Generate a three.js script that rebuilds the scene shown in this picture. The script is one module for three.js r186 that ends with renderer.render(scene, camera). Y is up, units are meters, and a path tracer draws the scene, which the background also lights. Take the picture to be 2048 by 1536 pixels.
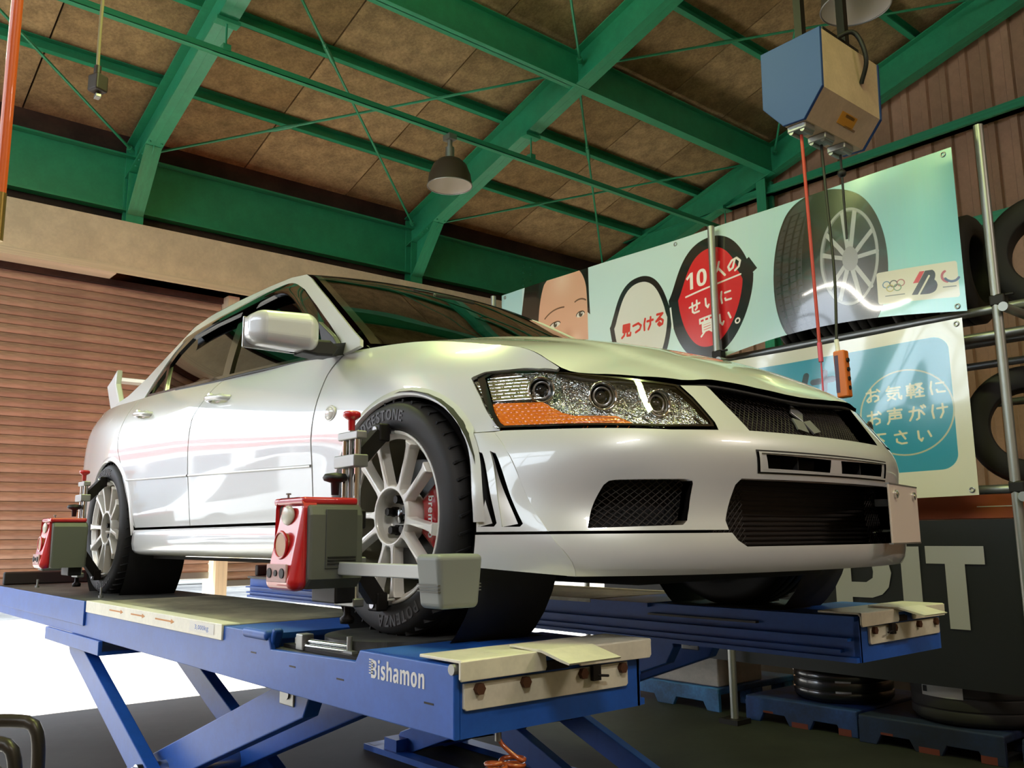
import * as THREE from 'three';
import { RoundedBoxGeometry } from 'three/addons/geometries/RoundedBoxGeometry.js';
import { TextGeometry } from 'three/addons/geometries/TextGeometry.js';
import { FontLoader } from 'three/addons/loaders/FontLoader.js';
import { mergeGeometries } from 'three/addons/utils/BufferGeometryUtils.js';
import { RectAreaLightUniformsLib } from 'three/addons/lights/RectAreaLightUniformsLib.js';

// ---------------------------------------------------------------- camera, sky, sun, exposure
const scene = new THREE.Scene();
const camera = new THREE.PerspectiveCamera(47.01, 2048 / 1536, 0.05, 200);
const camRight = new THREE.Vector3(0.644938, -0.008404, -0.764188);
const camUp = new THREE.Vector3(0.135416, 0.985374, 0.103449);
const camBack = new THREE.Vector3(0.752142, -0.170201, 0.636643);
camera.applyMatrix4(new THREE.Matrix4().makeBasis(camRight, camUp, camBack).setPosition(2.0986, 1.1575, 2.1247));
const renderer = new THREE.WebGLRenderer({ antialias: true });
renderer.toneMapping = THREE.LinearToneMapping;
renderer.toneMappingExposure = 1.0;
renderer.shadowMap.enabled = true;
scene.background = new THREE.Color(0.78, 0.88, 1.0);
scene.backgroundIntensity = 8;
const sun = new THREE.DirectionalLight(new THREE.Color(1.0, 0.95, 0.86), 52.0);
sun.position.set(-17, 10.2, 1.4);
sun.target.position.set(0, 0, 0);
sun.shadow.camera.left = -16; sun.shadow.camera.right = 16; sun.shadow.camera.top = 16; sun.shadow.camera.bottom = -16; sun.shadow.camera.far = 60;
sun.shadow.mapSize.set(4096, 4096);
scene.add(sun, sun.target);
RectAreaLightUniformsLib.init();

// ---------------------------------------------------------------- helpers
let seed = 20240611;
const rnd = () => { seed = (seed * 1664525 + 1013904223) >>> 0; return seed / 4294967296; };
const V = (x, y, z) => new THREE.Vector3(x, y, z);
const PI = Math.PI;
const clamp = (v, a, b) => Math.min(b, Math.max(a, v));
const lerp = (a, b, t) => a + (b - a) * t;
const used = {};
function numbered(n) { used[n] = (used[n] ?? -1) + 1; return used[n] ? n + '_' + String(used[n]).padStart(3, '0') : n; }
function tag(o, label, category, group) { o.userData.label = label; o.userData.category = category; if (group) o.userData.group = group; return o; }
function thing(name, label, category, pos = [0, 0, 0], group) {
  const g = new THREE.Group(); g.name = numbered(name); g.position.set(...pos); scene.add(g); return tag(g, label, category, group);
}
function struct(name, pos = [0, 0, 0], label) { const g = new THREE.Group(); g.name = name; g.position.set(...pos); g.userData.kind = 'structure'; if (label) g.userData.label = label; scene.add(g); return g; }
function part(name, geo, mat, parent, label) {
  const m = new THREE.Mesh(Array.isArray(geo) ? merge(geo) : geo, mat); m.name = name; parent.add(m); if (label) m.userData.label = label; return m;
}
function sub(name, parent, pos = [0, 0, 0]) { const g = new THREE.Group(); g.name = name; g.position.set(...pos); parent.add(g); return g; }
function merge(list) {
  const l = list.flat(9).filter(Boolean).map((g) => {
    const q = g.index ? g.toNonIndexed() : g.clone();
    for (const k of Object.keys(q.attributes)) if (!['position', 'normal', 'uv'].includes(k)) q.deleteAttribute(k);
    if (!q.attributes.uv) q.setAttribute('uv', new THREE.BufferAttribute(new Float32Array(q.attributes.position.count * 2), 2));
    q.morphAttributes = {}; return q;
  });
  return l.length === 1 ? l[0] : mergeGeometries(l);
}
const mtx = (x, y, z, rx = 0, ry = 0, rz = 0, s = 1) => new THREE.Matrix4().compose(V(x, y, z), new THREE.Quaternion().setFromEuler(new THREE.Euler(rx, ry, rz)), V(s, s, s));
function box(w, h, d, x = 0, y = 0, z = 0, rx = 0, ry = 0, rz = 0) { return new THREE.BoxGeometry(w, h, d).applyMatrix4(mtx(x, y, z, rx, ry, rz)); }
function rbox(w, h, d, r, x = 0, y = 0, z = 0, rx = 0, ry = 0, rz = 0, seg = 2) { return new RoundedBoxGeometry(w, h, d, seg, r).applyMatrix4(mtx(x, y, z, rx, ry, rz)); }
// box by its two corners
function bb(x0, x1, y0, y1, z0, z1, r = 0) { const w = Math.abs(x1 - x0), h = Math.abs(y1 - y0), d = Math.abs(z1 - z0); const c = [(x0 + x1) / 2, (y0 + y1) / 2, (z0 + z1) / 2]; return r ? rbox(w, h, d, Math.min(r, w / 2.02, h / 2.02, d / 2.02), ...c) : box(w, h, d, ...c); }
function rod(a, b, r, seg = 12, r2 = r, open = false) {
  const A = V(...a), B = V(...b), d = B.clone().sub(A), g = new THREE.CylinderGeometry(r2, r, d.length(), seg, 1, open);
  return g.applyMatrix4(new THREE.Matrix4().compose(A.clone().add(B).multiplyScalar(.5), new THREE.Quaternion().setFromUnitVectors(V(0, 1, 0), d.normalize()), V(1, 1, 1)));
}
// rectangular bar from a to b: width w across, height h along `up`
function bar(a, b, w, h, up = [0, 1, 0]) {
  const A = V(...a), B = V(...b), d = B.clone().sub(A), L = d.length(); d.normalize();
  const s = d.clone().cross(V(...up)).normalize(), u = s.clone().cross(d).normalize();
  return new THREE.BoxGeometry(L, h, w).applyMatrix4(new THREE.Matrix4().makeBasis(d, u, s).setPosition(A.add(B).multiplyScalar(.5)));
}
function tube(pts, r, seg = 40, rs = 8, closed = false) { return new THREE.TubeGeometry(new THREE.CatmullRomCurve3(pts.map((p) => V(...p)), closed, 'centripetal'), seg, r, rs, closed); }
function shapeOf(pts) { const s = new THREE.Shape(); pts.forEach((p, i) => (i ? s.lineTo(p[0], p[1]) : s.moveTo(p[0], p[1]))); return s; }
function ext(pts, depth, bevel = 0, holes = []) {
  const s = shapeOf(pts); for (const h of holes) s.holes.push(shapeOf(h));
  return new THREE.ExtrudeGeometry(s, { depth: depth - 2 * bevel, bevelEnabled: bevel > 0, bevelThickness: bevel, bevelSize: bevel, bevelOffset: -bevel, bevelSegments: 2, curveSegments: 12 }).translate(0, 0, bevel);
}
function lathe(pts, seg = 48) { return new THREE.LatheGeometry(pts.map((p) => new THREE.Vector2(p[0], p[1])), seg); }
function rounded(w, h, r, n = 5) {
  const o = []; for (const [cx, cy, a] of [[w / 2 - r, h / 2 - r, 0], [-w / 2 + r, h / 2 - r, PI / 2], [-w / 2 + r, -h / 2 + r, PI], [w / 2 - r, -h / 2 + r, 1.5 * PI]])
    for (let i = 0; i <= n; i++) o.push([cx + r * Math.cos(a + i / n * PI / 2), cy + r * Math.sin(a + i / n * PI / 2)]);
  return o;
}
// texture coordinates in metres, from the main direction of each face
function uvm(g, s = 1) {
  const q = g.index ? g.toNonIndexed() : g, p = q.attributes.position, n = q.attributes.normal, uv = new Float32Array(p.count * 2);
  for (let i = 0; i < p.count; i++) {
    const ax = Math.abs(n.getX(i)), ay = Math.abs(n.getY(i)), az = Math.abs(n.getZ(i)), x = p.getX(i), y = p.getY(i), z = p.getZ(i);
    const [u, v] = ay >= ax && ay >= az ? [x, z] : ax >= az ? [z, y] : [x, y];
    uv[2 * i] = u * s; uv[2 * i + 1] = v * s;
  }
  q.setAttribute('uv', new THREE.BufferAttribute(uv, 2)); return q;
}
// natural cubic spline through points
function spline(xs, ys) {
  const n = xs.length, y2 = new Float64Array(n), u = new Float64Array(n);
  for (let i = 1; i < n - 1; i++) {
    const s = (xs[i] - xs[i - 1]) / (xs[i + 1] - xs[i - 1]), p = s * y2[i - 1] + 2;
    y2[i] = (s - 1) / p; u[i] = (ys[i + 1] - ys[i]) / (xs[i + 1] - xs[i]) - (ys[i] - ys[i - 1]) / (xs[i] - xs[i - 1]); u[i] = (6 * u[i] / (xs[i + 1] - xs[i - 1]) - s * u[i - 1]) / p;
  }
  for (let k = n - 2; k >= 0; k--) y2[k] = y2[k] * y2[k + 1] + u[k];
  return (x) => {
    let lo = 0, hi = n - 1; while (hi - lo > 1) { const k = (hi + lo) >> 1; if (xs[k] > x) hi = k; else lo = k; }
    const h = xs[hi] - xs[lo], a = (xs[hi] - x) / h, b = (x - xs[lo]) / h;
    if (x < xs[0]) return ys[0] + (x - xs[0]) * ((ys[1] - ys[0]) / (xs[1] - xs[0]) - (xs[1] - xs[0]) * y2[1] / 6);
    if (x > xs[n - 1]) return ys[n - 1] + (x - xs[n - 1]) * ((ys[n - 1] - ys[n - 2]) / (xs[n - 1] - xs[n - 2]) + (xs[n - 1] - xs[n - 2]) * y2[n - 2] / 6);
    return a * ys[lo] + b * ys[hi] + ((a * a * a - a) * y2[lo] + (b * b * b - b) * y2[hi]) * h * h / 6;
  };
}
// a sheet cut from a curved surface: outline and holes in (u, v), map(u, v) -> [x, y, z]
function panel(outline, holes, map, { step = 0.03, depth = 0.012, flip = false, back = null } = {}) {
  const dense = (loop) => { const o = []; loop.forEach((p, i) => { const q = loop[(i + 1) % loop.length], A = map(...p), B = map(...q), n = Math.max(1, Math.ceil(Math.hypot(A[0] - B[0], A[1] - B[1], A[2] - B[2]) / step)); for (let k = 0; k < n; k++) o.push(new THREE.Vector2(lerp(p[0], q[0], k / n), lerp(p[1], q[1], k / n))); }); return o; };
  const co = dense(outline), ho = holes.map(dense);
  if (THREE.ShapeUtils.area(co) < 0) co.reverse();
  ho.forEach((h) => { if (THREE.ShapeUtils.area(h) > 0) h.reverse(); });
  let tris = THREE.ShapeUtils.triangulateShape(co, ho);
  const pts = [co, ...ho].flat().map((p) => [p.x, p.y]), P = pts.map((p) => map(...p));
  for (let it = 0; it < 14; it++) {
    const mid = new Map(), m = (a, b) => {
      const k = a < b ? a * 1e6 + b : b * 1e6 + a; if (mid.has(k)) return mid.get(k);
      const A = P[a], B = P[b]; let r = -1;
      if (Math.hypot(A[0] - B[0], A[1] - B[1], A[2] - B[2]) > step * 1.5) { const p = [(pts[a][0] + pts[b][0]) / 2, (pts[a][1] + pts[b][1]) / 2]; r = pts.length; pts.push(p); P.push(map(...p)); }
      mid.set(k, r); return r;
    };
    const out = []; let split = false;
    for (const [a, b, c] of tris) {
      const x = m(a, b), y = m(b, c), z = m(c, a), k = (x >= 0) + (y >= 0) + (z >= 0);
      if (!k) { out.push([a, b, c]); continue; } split = true;
      if (k === 3) out.push([a, x, z], [x, b, y], [z, y, c], [x, y, z]);
      else if (k === 1) { if (x >= 0) out.push([a, x, c], [x, b, c]); else if (y >= 0) out.push([a, b, y], [a, y, c]); else out.push([a, b, z], [z, b, c]); }
      else if (x < 0) out.push([a, b, y], [a, y, z], [z, y, c]); else if (y < 0) out.push([a, x, z], [x, b, c], [x, c, z]); else out.push([x, b, y], [a, x, y], [a, y, c]);
    }
    tris = out; if (!split) break;
  }
  const e = 2e-4, nrm = (u, v) => {
    const a = map(u + e, v), b = map(u - e, v), c = map(u, v + e), d = map(u, v - e);
    const n = V(a[0] - b[0], a[1] - b[1], a[2] - b[2]).cross(V(c[0] - d[0], c[1] - d[1], c[2] - d[2])).normalize(); return flip ? n.negate() : n;
  };
  const N = pts.map((p) => nrm(...p)), pos = [], nor = [], uv = [], push = (p, n, t) => { pos.push(...p); nor.push(n.x, n.y, n.z); uv.push(t[0], t[1]); };
  for (const [a, b, c] of tris) {
    const s = (pts[b][0] - pts[a][0]) * (pts[c][1] - pts[a][1]) - (pts[b][1] - pts[a][1]) * (pts[c][0] - pts[a][0]);
    for (const i of (s < 0) !== flip ? [a, c, b] : [a, b, c]) push(P[i], N[i], pts[i]);
  }
  if (depth) for (const loop of [co, ...ho]) loop.forEach((p, i) => {
    const q = loop[(i + 1) % loop.length], A = V(...map(p.x, p.y)), B = V(...map(q.x, q.y)), na = back ? V(...back).negate() : nrm(p.x, p.y), nb = back ? na : nrm(q.x, q.y);
    const C = B.clone().addScaledVector(nb, -depth), D = A.clone().addScaledVector(na, -depth), n = B.clone().sub(A).cross(nrm(p.x, p.y)).normalize(); if (flip) n.negate();
    const quad = flip ? [A, B, C, A, C, D] : [A, C, B, A, D, C]; if (flip) n.negate();
    for (const t of quad) push([t.x, t.y, t.z], n, [p.x, p.y]);
  });
  const g = new THREE.BufferGeometry();
  g.setAttribute('position', new THREE.Float32BufferAttribute(pos, 3)); g.setAttribute('normal', new THREE.Float32BufferAttribute(nor, 3)); g.setAttribute('uv', new THREE.Float32BufferAttribute(uv, 2));
  return g;
}
function mirrored(g) {
  const q = (g.index ? g.toNonIndexed() : g.clone()), p = q.attributes.position, n = q.attributes.normal, t = q.attributes.uv;
  for (let i = 0; i < p.count; i++) { p.setZ(i, -p.getZ(i)); n.setZ(i, -n.getZ(i)); }
  const swap = (a, s) => { for (let i = 0; i < a.count; i += 3) for (let k = 0; k < s; k++) { const j = (i + 1) * s + k, l = (i + 2) * s + k, w = a.array[j]; a.array[j] = a.array[l]; a.array[l] = w; } };
  swap(p, 3); swap(n, 3); if (t) swap(t, 2); return q;
}
// a sheet from a grid: f(i/n, j/m)
function grid(n, m, f) {
  const g = new THREE.PlaneGeometry(1, 1, n, m), p = g.attributes.position;
  for (let j = 0; j <= m; j++) for (let i = 0; i <= n; i++) { const q = f(i / n, j / m); p.setXYZ(j * (n + 1) + i, q[0], q[1], q[2]); g.attributes.uv.setXY(j * (n + 1) + i, i / n, 1 - j / m); }
  g.computeVertexNormals(); return g;
}
const font = await new FontLoader().loadAsync('fonts/droid/droid_sans_bold.typeface.json');
function text(s, size, depth = 0.003) { const g = new TextGeometry(s, { font, size, depth, curveSegments: 4, bevelEnabled: false }); g.computeBoundingBox(); const b = g.boundingBox; return g.translate(-(b.min.x + b.max.x) / 2, -(b.min.y + b.max.y) / 2, 0); }

// ---------------------------------------------------------------- textures and materials
function canvas(w, h, draw, srgb = true) { const c = document.createElement('canvas'); c.width = w; c.height = h; draw(c.getContext('2d'), w, h); const t = new THREE.CanvasTexture(c); if (srgb) t.colorSpace = THREE.SRGBColorSpace; t.magFilter = THREE.LinearFilter; return t; }
function noiseTex(n, octaves, lo, hi, tint = [1, 1, 1], srgb = true, stretch = 1) {
  const d = new Uint8Array(n * n * 4), acc = new Float32Array(n * n); let amp = 1, tot = 0;
  for (const f of octaves) {
    const gx = Math.max(1, Math.round(f / stretch)), gy = f, g = Float32Array.from({ length: gx * gy }, rnd);
    for (let y = 0; y < n; y++) for (let x = 0; x < n; x++) {
      const u = x / n * gx, v = y / n * gy, i = Math.floor(u), j = Math.floor(v); let a = u - i, b = v - j; a = a * a * (3 - 2 * a); b = b * b * (3 - 2 * b);
      const q = (k, l) => g[((l % gy) * gx) + (k % gx)];
      acc[y * n + x] += amp * lerp(lerp(q(i, j), q(i + 1, j), a), lerp(q(i, j + 1), q(i + 1, j + 1), a), b);
    }
    tot += amp; amp *= 0.72;
  }
  for (let i = 0; i < n * n; i++) { const v = lerp(lo, hi, clamp((acc[i] / tot - .5) * 1.9 + .5, 0, 1)); for (let k = 0; k < 3; k++) d[4 * i + k] = clamp(255 * v * tint[k], 0, 255); d[4 * i + 3] = 255; }
  const t = new THREE.DataTexture(d, n, n); t.wrapS = t.wrapT = THREE.RepeatWrapping; t.magFilter = THREE.LinearFilter; if (srgb) t.colorSpace = THREE.SRGBColorSpace; t.needsUpdate = true; return t;
}
const std = (color, roughness = .5, metalness = 0, o = {}) => new THREE.MeshStandardMaterial({ color, roughness, metalness, ...o });
const phy = (color, roughness = .5, metalness = 0, o = {}) => new THREE.MeshPhysicalMaterial({ color, roughness, metalness, ...o });
const tGrain = noiseTex(512, [8, 24, 96, 256], 0.90, 1.0), tGrainLin = noiseTex(512, [6, 20, 64, 256], 0.2, 1.0, [1, 1, 1], false);
const tCork = noiseTex(512, [12, 60, 128, 256], 0.74, 1.0), tStain = noiseTex(512, [3, 7, 20, 90], 0.55, 1.0);
const tStreak = noiseTex(512, [6, 30, 120, 256], 0.7, 1.0, [1, 1, 1], true, 6);
const M = {
  paint: phy(0xd0d1d0, 0.37, 0.2, { clearcoat: 1, clearcoatRoughness: 0.03 }),
  black: std(0x0a0a0b, 0.55), blackGloss: phy(0x08080a, 0.18, 0, { clearcoat: 1, clearcoatRoughness: 0.05 }), rubber: std(0x151516, 0.75),
  tyre: std(0x1d1c1c, 0.62), tyreText: std(0x343232, 0.5), plastic: std(0x1b1b1c, 0.8),
  glass: phy(0x30352f, 0.02, 0, { transmission: 1, thickness: 0, ior: 1.5 }),
  tint: phy(0x14120f, 0.02, 0, { transmission: 1, thickness: 0, ior: 1.5 }),
  lens: phy(0xffffff, 0.02, 0, { transmission: 1, thickness: 0, ior: 1.5 }),
  chrome: std(0xd8dad8, 0.08, 1), steel: std(0xa9abad, 0.28, 1), galv: std(0x9c9d9a, 0.42, 0.85), iron: std(0x24211f, 0.5, 0.6),
  orange: phy(0xdd6c0c, 0.15, 0, { clearcoat: 1, emissive: 0x000000 }),
  rim: phy(0xe6e3da, 0.32, 0.1, { clearcoat: 0.6, clearcoatRoughness: 0.1 }),
  caliper: phy(0xa3101a, 0.25, 0, { clearcoat: 1 }), disc: std(0x4a4a48, 0.4, 0.8),
  lift: phy(0x1a59b4, 0.5, 0, { clearcoat: 0.1, clearcoatRoughness: 0.2, map: tGrain }),
  cream: phy(0xe3ddc4, 0.4, 0, { clearcoat: 0.3, clearcoatRoughness: 0.3, map: tGrain }),
  deck: std(0x6a6a66, 0.5, 0.35, { map: tStain }), deckPlate: std(0xb9b394, 0.45, 0.1, { map: tStain }),
  green: phy(0x2f9e72, 0.42, 0, { clearcoat: 0.25, clearcoatRoughness: 0.3, map: tGrain }),
  board: std(0xb2966a, 0.95, 0, { map: tCork, bumpMap: tGrainLin, bumpScale: 0.004 }),
  lintel: std(0xe2d6ba, 0.75, 0, { map: tGrain }), slat: std(0xa88d7e, 0.55, 0.1, { map: tStreak }), upper: std(0x4b342a, 0.85, 0, { map: tStain }),
  clad: std(0xb08a6e, 0.7, 0, { map: tGrain }), floor: phy(0x262a24, 0.75, 0, { map: tStain }),
  asphalt: std(0x6f6d67, 0.95, 0, { map: tStain }), concrete: std(0xc9c6bd, 0.9, 0, { map: tStain }),
  white: std(0xdedcd6, 0.6), navy: std(0x0d0f16, 0.55), red: phy(0xc4161c, 0.3, 0, { clearcoat: 0.8 }), headGrey: std(0x5a5c54, 0.5), headLight: std(0xb6b8b4, 0.35, 0.2),
};
// ---------------------------------------------------------------- lamps of the hall (tubes hang out of the picture, above and behind the camera)
function tubeLight(x, y, z, alongX, power, up, color, label) {
  const t = thing('ceiling_light', label, 'light', [x, y, z], 'fluorescent tube lights'); if (!alongX) t.rotation.y = PI / 2;
  part('housing', bb(-.64, .64, 0, .05, -.035, .035, .01), M.white, t);
  const em = std(0xffffff, .4, 0, { emissive: new THREE.Color(...color), emissiveIntensity: 3 });
  for (const s of [-1, 1]) part('tube_lamp', rod([-.6, .01, s * .085], [.6, .01, s * .085], .016), em, t);
  for (const q of [-.5, .5]) part('hanger', rod([q, .05, 0], [q, .6, 0], .006), M.iron, t);
  const c = new THREE.Color(...color), L = new THREE.RectAreaLight(c, power, 1.2, .2); L.rotation.x = -PI / 2; L.position.y = -.02; t.add(L);
  const U = new THREE.RectAreaLight(c, up, 1.2, .2); U.rotation.x = PI / 2; U.position.y = .07; t.add(U);   // bare tubes shine upwards as well
}
const YG = [0.84, 1.0, 0.36], WW = [1.0, 0.93, 0.8];
tubeLight(-1.55, 4.85, 0.35, true, 85, 45, YG, 'fluorescent twin tube light hanging above the car roof');
tubeLight(1.2, 4.7, 0.1, true, 92, 45, YG, 'fluorescent twin tube light hanging above the car bonnet');
tubeLight(3.6, 4.4, 2.6, false, 120, 70, [1.0, 0.98, 0.95], 'fluorescent twin tube light hanging behind the photographer');
tubeLight(4.6, 4.2, -2.4, false, 130, 70, [1.0, 0.87, 0.79], 'fluorescent twin tube light hanging in front of the tyre rack');
tubeLight(-3.4, 4.3, 3.4, true, 60, 60, WW, 'fluorescent twin tube light hanging beside the open bay');

// ---------------------------------------------------------------- the hall
const RB = (x) => 4.39 + .29 * (x + 5.98);                     // underside of the rafters
const fl = struct('floor'); part('slab', [uvm(bb(-4.72, 7.2, -.15, 0, -6.6, 6.5), .35), uvm(bb(-6.2, -4.72, -.15, 0, 1.75, 6.5), .35)], M.floor, fl); part('threshold_slab', uvm(bb(-6.2, -4.725, -.15, -.001, -6.6, 1.745), .4), M.concrete, fl);
const yard = struct('ground_yard'); part('apron', uvm(bb(-7.4, -6.2, -.16, -.01, -14, 16), .4), M.concrete, yard); part('asphalt', uvm(bb(-60, -7.41, -.17, -.015, -40, 40), .35), M.asphalt, yard);
const wb = struct('wall_back');
part('upper_wall', uvm(bb(-6.2, -6.02, 3.4, 4.9, -6.6, 6.5), .5), M.upper, wb);
part('lintel', uvm(bb(-6.02, -5.8, 3.455, 3.94, -6.4, 6.3), .5), M.lintel, wb);
part('lintel_edge', bb(-6.02, -5.79, 3.455, 3.52, -6.4, 6.3), M.lintel, wb);
for (const [z0, z1] of [[-1.21, -1.1], [1.45, 1.6], [-6.4, -6.3], [6.1, 6.3]]) part('guide_post', bb(-6.2, -5.9, 0, 3.46, z0, z1), M.lintel, wb);
part('column_wall', bb(-6.2, -6.02, 0, 3.4, 6.1, 6.5), M.upper, wb);
// roller shutters: every slat is a piece
function shutter(name, z0, z1, yb, label, pal) {
  const s = struct(name, [-6.05, 0, 0], label), pitch = .077, prof = [];
  for (let i = 0; i <= 6; i++) { const a = i / 6; prof.push([.009 * Math.sin(a * PI), a * (pitch - .004)]); }
  const pts = [...prof, [-.012, pitch - .004], [-.012, 0]];
  const geo = uvm(ext(pts, z1 - z0).translate(0, 0, z0), .6);
  for (let y = yb + .06, k = 0; y < 3.5; y += pitch, k++) { const m = part('slat', geo, pal[k % pal.length], s); m.position.y = y; }
  part('bottom_bar', bb(-.02, .02, yb, yb + .06, z0, z1, .006), M.galv, s);
  part('backing', bb(-.03, -.016, yb + .05, 3.5, z0, z1), M.upper, s);
}
const slatPal = [M.slat, std(0xa08678, .55, .1, { map: tStreak }), std(0xb09585, .55, .1, { map: tStreak })];
shutter('door_1', -1.09, 1.45, .8, 'brown roller shutter raised a little way off the floor', slatPal);
shutter('door_2', -6.3, -1.22, .72, 'brown roller shutter behind the car, raised off the floor', slatPal);
// gable wall of ribbed sheet
const wl = struct('wall_left'); {
  const prof = [[0, 0], [.1, 0], [.115, .03], [.175, .03], [.19, 0], [.2, 0], [.2, -.01], [0, -.01]];
  const geo = uvm(ext(prof, 7.2).rotateX(-PI / 2).translate(0, 0, 0), .5), pal = [M.clad, std(0xa78468, .7, 0, { map: tGrain }), std(0xb89276, .7, 0, { map: tGrain })];
  geo.applyMatrix4(new THREE.Matrix4().makeScale(1, 1, -1)); geo.computeVertexNormals();
  for (let k = 0; k < 66; k++) { const m = part('panel', geo, pal[(k * 7 + (k >> 2)) % 3], wl); m.position.set(-6.1 + k * .2, 0, -6.5); }
  part('backing', bb(-6.2, 7.2, 0, 7.2, -6.62, -6.53), M.upper, wl);
}
const wr = struct('wall_right'); {
  const g = []; g.push(bb(-6.2, 7.2, 0, 3.2, 6.3, 6.5), bb(-6.2, 7.2, 5.0, 7.2, 6.3, 6.5)); for (const [a, b] of [[-6.2, -5.6], [-3.2, -3.0], [-.6, -.4], [2, 7.2]]) g.push(bb(a, b, 3.2, 5, 6.3, 6.5));
  part('wall_sheet', g.map((q) => uvm(q, .5)), M.clad, wr);
}
[[-5.6, -3.2], [-3.0, -.6], [-.4, 2]].forEach(([a, b], k) => {
  const w = struct('window_' + (k + 1), [0, 0, 6.36]), f = [];
  f.push(bb(a, b, 3.2, 3.26, -.03, .03), bb(a, b, 4.94, 5, -.03, .03), bb(a, a + .05, 3.2, 5, -.03, .03), bb(b - .05, b, 3.2, 5, -.03, .03), bb((a + b) / 2 - .03, (a + b) / 2 + .03, 3.2, 5, -.03, .03), bb(a, b, 4.12, 4.2, -.03, .03));
  part('window_frame', f, M.galv, w); part('pane', bb(a + .05, b - .05, 3.26, 4.94, -.003, .003), M.lens, w);
});
const wf = struct('wall_front'); part('wall_sheet', uvm(bb(7.0, 7.2, 0, 7.2, -6.6, 6.5), .5), std(0xb9ab98, .8, 0, { map: tGrain }), wf);
// roof boards
const ce = struct('ceiling'); {
  const zj = [6.4, 5.45, 4.55, 3.6, 2.65, 1.7, .75, -.2, -1.25, -2.4, -3.4, -4.6, -5.45, -6.55], a = Math.atan(.29), L = 6.9 / Math.cos(a), y = (x) => RB(x) + .455;
  const pal = [M.board, std(0xa98d61, .95, 0, { map: tCork, bumpMap: tGrainLin, bumpScale: .004 }), std(0xbb9f73, .95, 0, { map: tCork, bumpMap: tGrainLin, bumpScale: .004 })];
  for (let k = 0; k < zj.length - 1; k++) part('panel', uvm(new THREE.BoxGeometry(L, .03, zj[k] - zj[k + 1] - .014), .9).applyMatrix4(new THREE.Matrix4().makeRotationZ(a).setPosition(-2.85, y(-2.85) + .015, (zj[k] + zj[k + 1]) / 2)), pal[k % 3], ce);
  part('far_slope_board', new THREE.BoxGeometry(L + .2, .03, 13.0).applyMatrix4(new THREE.Matrix4().makeRotationZ(-a).setPosition(3.98, y(-2.85) + .01, -.05)), M.board, ce);
  part('roof_sheet', [new THREE.BoxGeometry(L + .2, .04, 13.1).applyMatrix4(new THREE.Matrix4().makeRotationZ(a).setPosition(-2.85, y(-2.85) + .07, -.05)), new THREE.BoxGeometry(L + .2, .04, 13.1).applyMatrix4(new THREE.Matrix4().makeRotationZ(-a).setPosition(3.98, y(-2.85) + .09, -.05))], M.upper, ce);
}
// green steelwork
const rafterParts = (x0, x1, w = .15) => [bar([x0, RB(x0) + .006, 0], [x1, RB(x1) + .006, 0], w, .012), bar([x0, RB(x0) + .175, 0], [x1, RB(x1) + .175, 0], .009, .34), bar([x0, RB(x0) + .345, 0], [x1, RB(x1) + .345, 0], w, .012)].map((g) => uvm(g, .7));
[-6.3, -3.22, -.18, 2.9, 5.95].forEach((z, k) => {
  const r = struct(['roof_rafter', 'roof_rafter_001', 'roof_rafter_002', 'roof_rafter_003', 'roof_rafter_004'][k], [0, 0, z], 'green painted steel rafter');
  part('beam', rafterParts(-6.0, .6), M.green, r);
  part('column', [bb(-5.98, -5.97 + .012, 3.9, 4.7, -.075, .075), bb(-5.86, -5.848, 3.9, 4.42, -.075, .075), bb(-5.98, -5.85, 3.9, 4.6, -.005, .005)].map((g) => uvm(g, .7)), M.green, r);
  if (z < 0 && z > -5) part('haunch', [ext([[-5.85, 4.02], [-5.84, 4.43], [-5.42, 4.555], [-5.43, 4.53], [-5.62, 4.36]], .01).translate(0, 0, -.005), bar([-5.845, 4.03, 0], [-5.44, 4.545, 0], .14, .01)], M.green, r);
  const bolts = []; for (let i = 0; i < 5; i++) for (const s of [-1, 1]) bolts.push(rod([-5.75 + i * .09, RB(-5.75 + i * .09) - .012, s * .05], [-5.75 + i * .09, RB(-5.75 + i * .09), s * .05], .011, 6));
  if (z < 0) part('bolts', bolts, M.green, r);
});
const eb = struct('eaves_beam', [0, 0, 0], 'deep green eaves beam above the shutters');
part('web', uvm(bb(-5.99, -5.975, 4.09, 4.6, -6.4, 6.3), .6), M.green, eb); part('flange', [bb(-6.0, -5.9, 4.075, 4.092, -6.4, 6.3), bb(-6.0, -5.9, 4.595, 4.612, -6.4, 6.3)], M.green, eb);
{ const b = []; for (let i = 0; i < 5; i++) for (const s of [-1, 1]) b.push(rod([-5.975, 4.17 + i * .085, -4.97 + s * .06], [-5.955, 4.17 + i * .085, -4.97 + s * .06], .014, 6)); part('bolts', b, M.green, eb); }
[-5.18, -4.26, -3.34, -2.42, -1.5, -.58, .3].forEach((x, k) => {
  const p = struct(k ? 'roof_purlin_' + String(k).padStart(3, '0') : 'roof_purlin', [0, 0, 0], 'green roof purlin'), y = RB(x) + .352;
  part('channel', [bb(x - .03, x + .03, y, y + .005, -6.4, 6.3), bb(x - .03, x - .025, y, y + .1, -6.4, 6.3), bb(x - .03, x + .03, y + .095, y + .1, -6.4, 6.3)].map((g) => uvm(g, .7)), M.green, p);
});
const tb = struct('tie_beam', [0, 0, 0], 'deep green beam between the rafters'); {
  const x = -3.235, y = RB(x) + .01; part('beam', [bb(x - .05, x + .05, y, y + .01, -6.3, 6), bb(x - .004, x + .004, y, y + .34, -6.3, 6), bb(x - .05, x + .05, y + .33, y + .34, -6.3, 6)].map((g) => uvm(g, .7)), M.green, tb);
}
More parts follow.
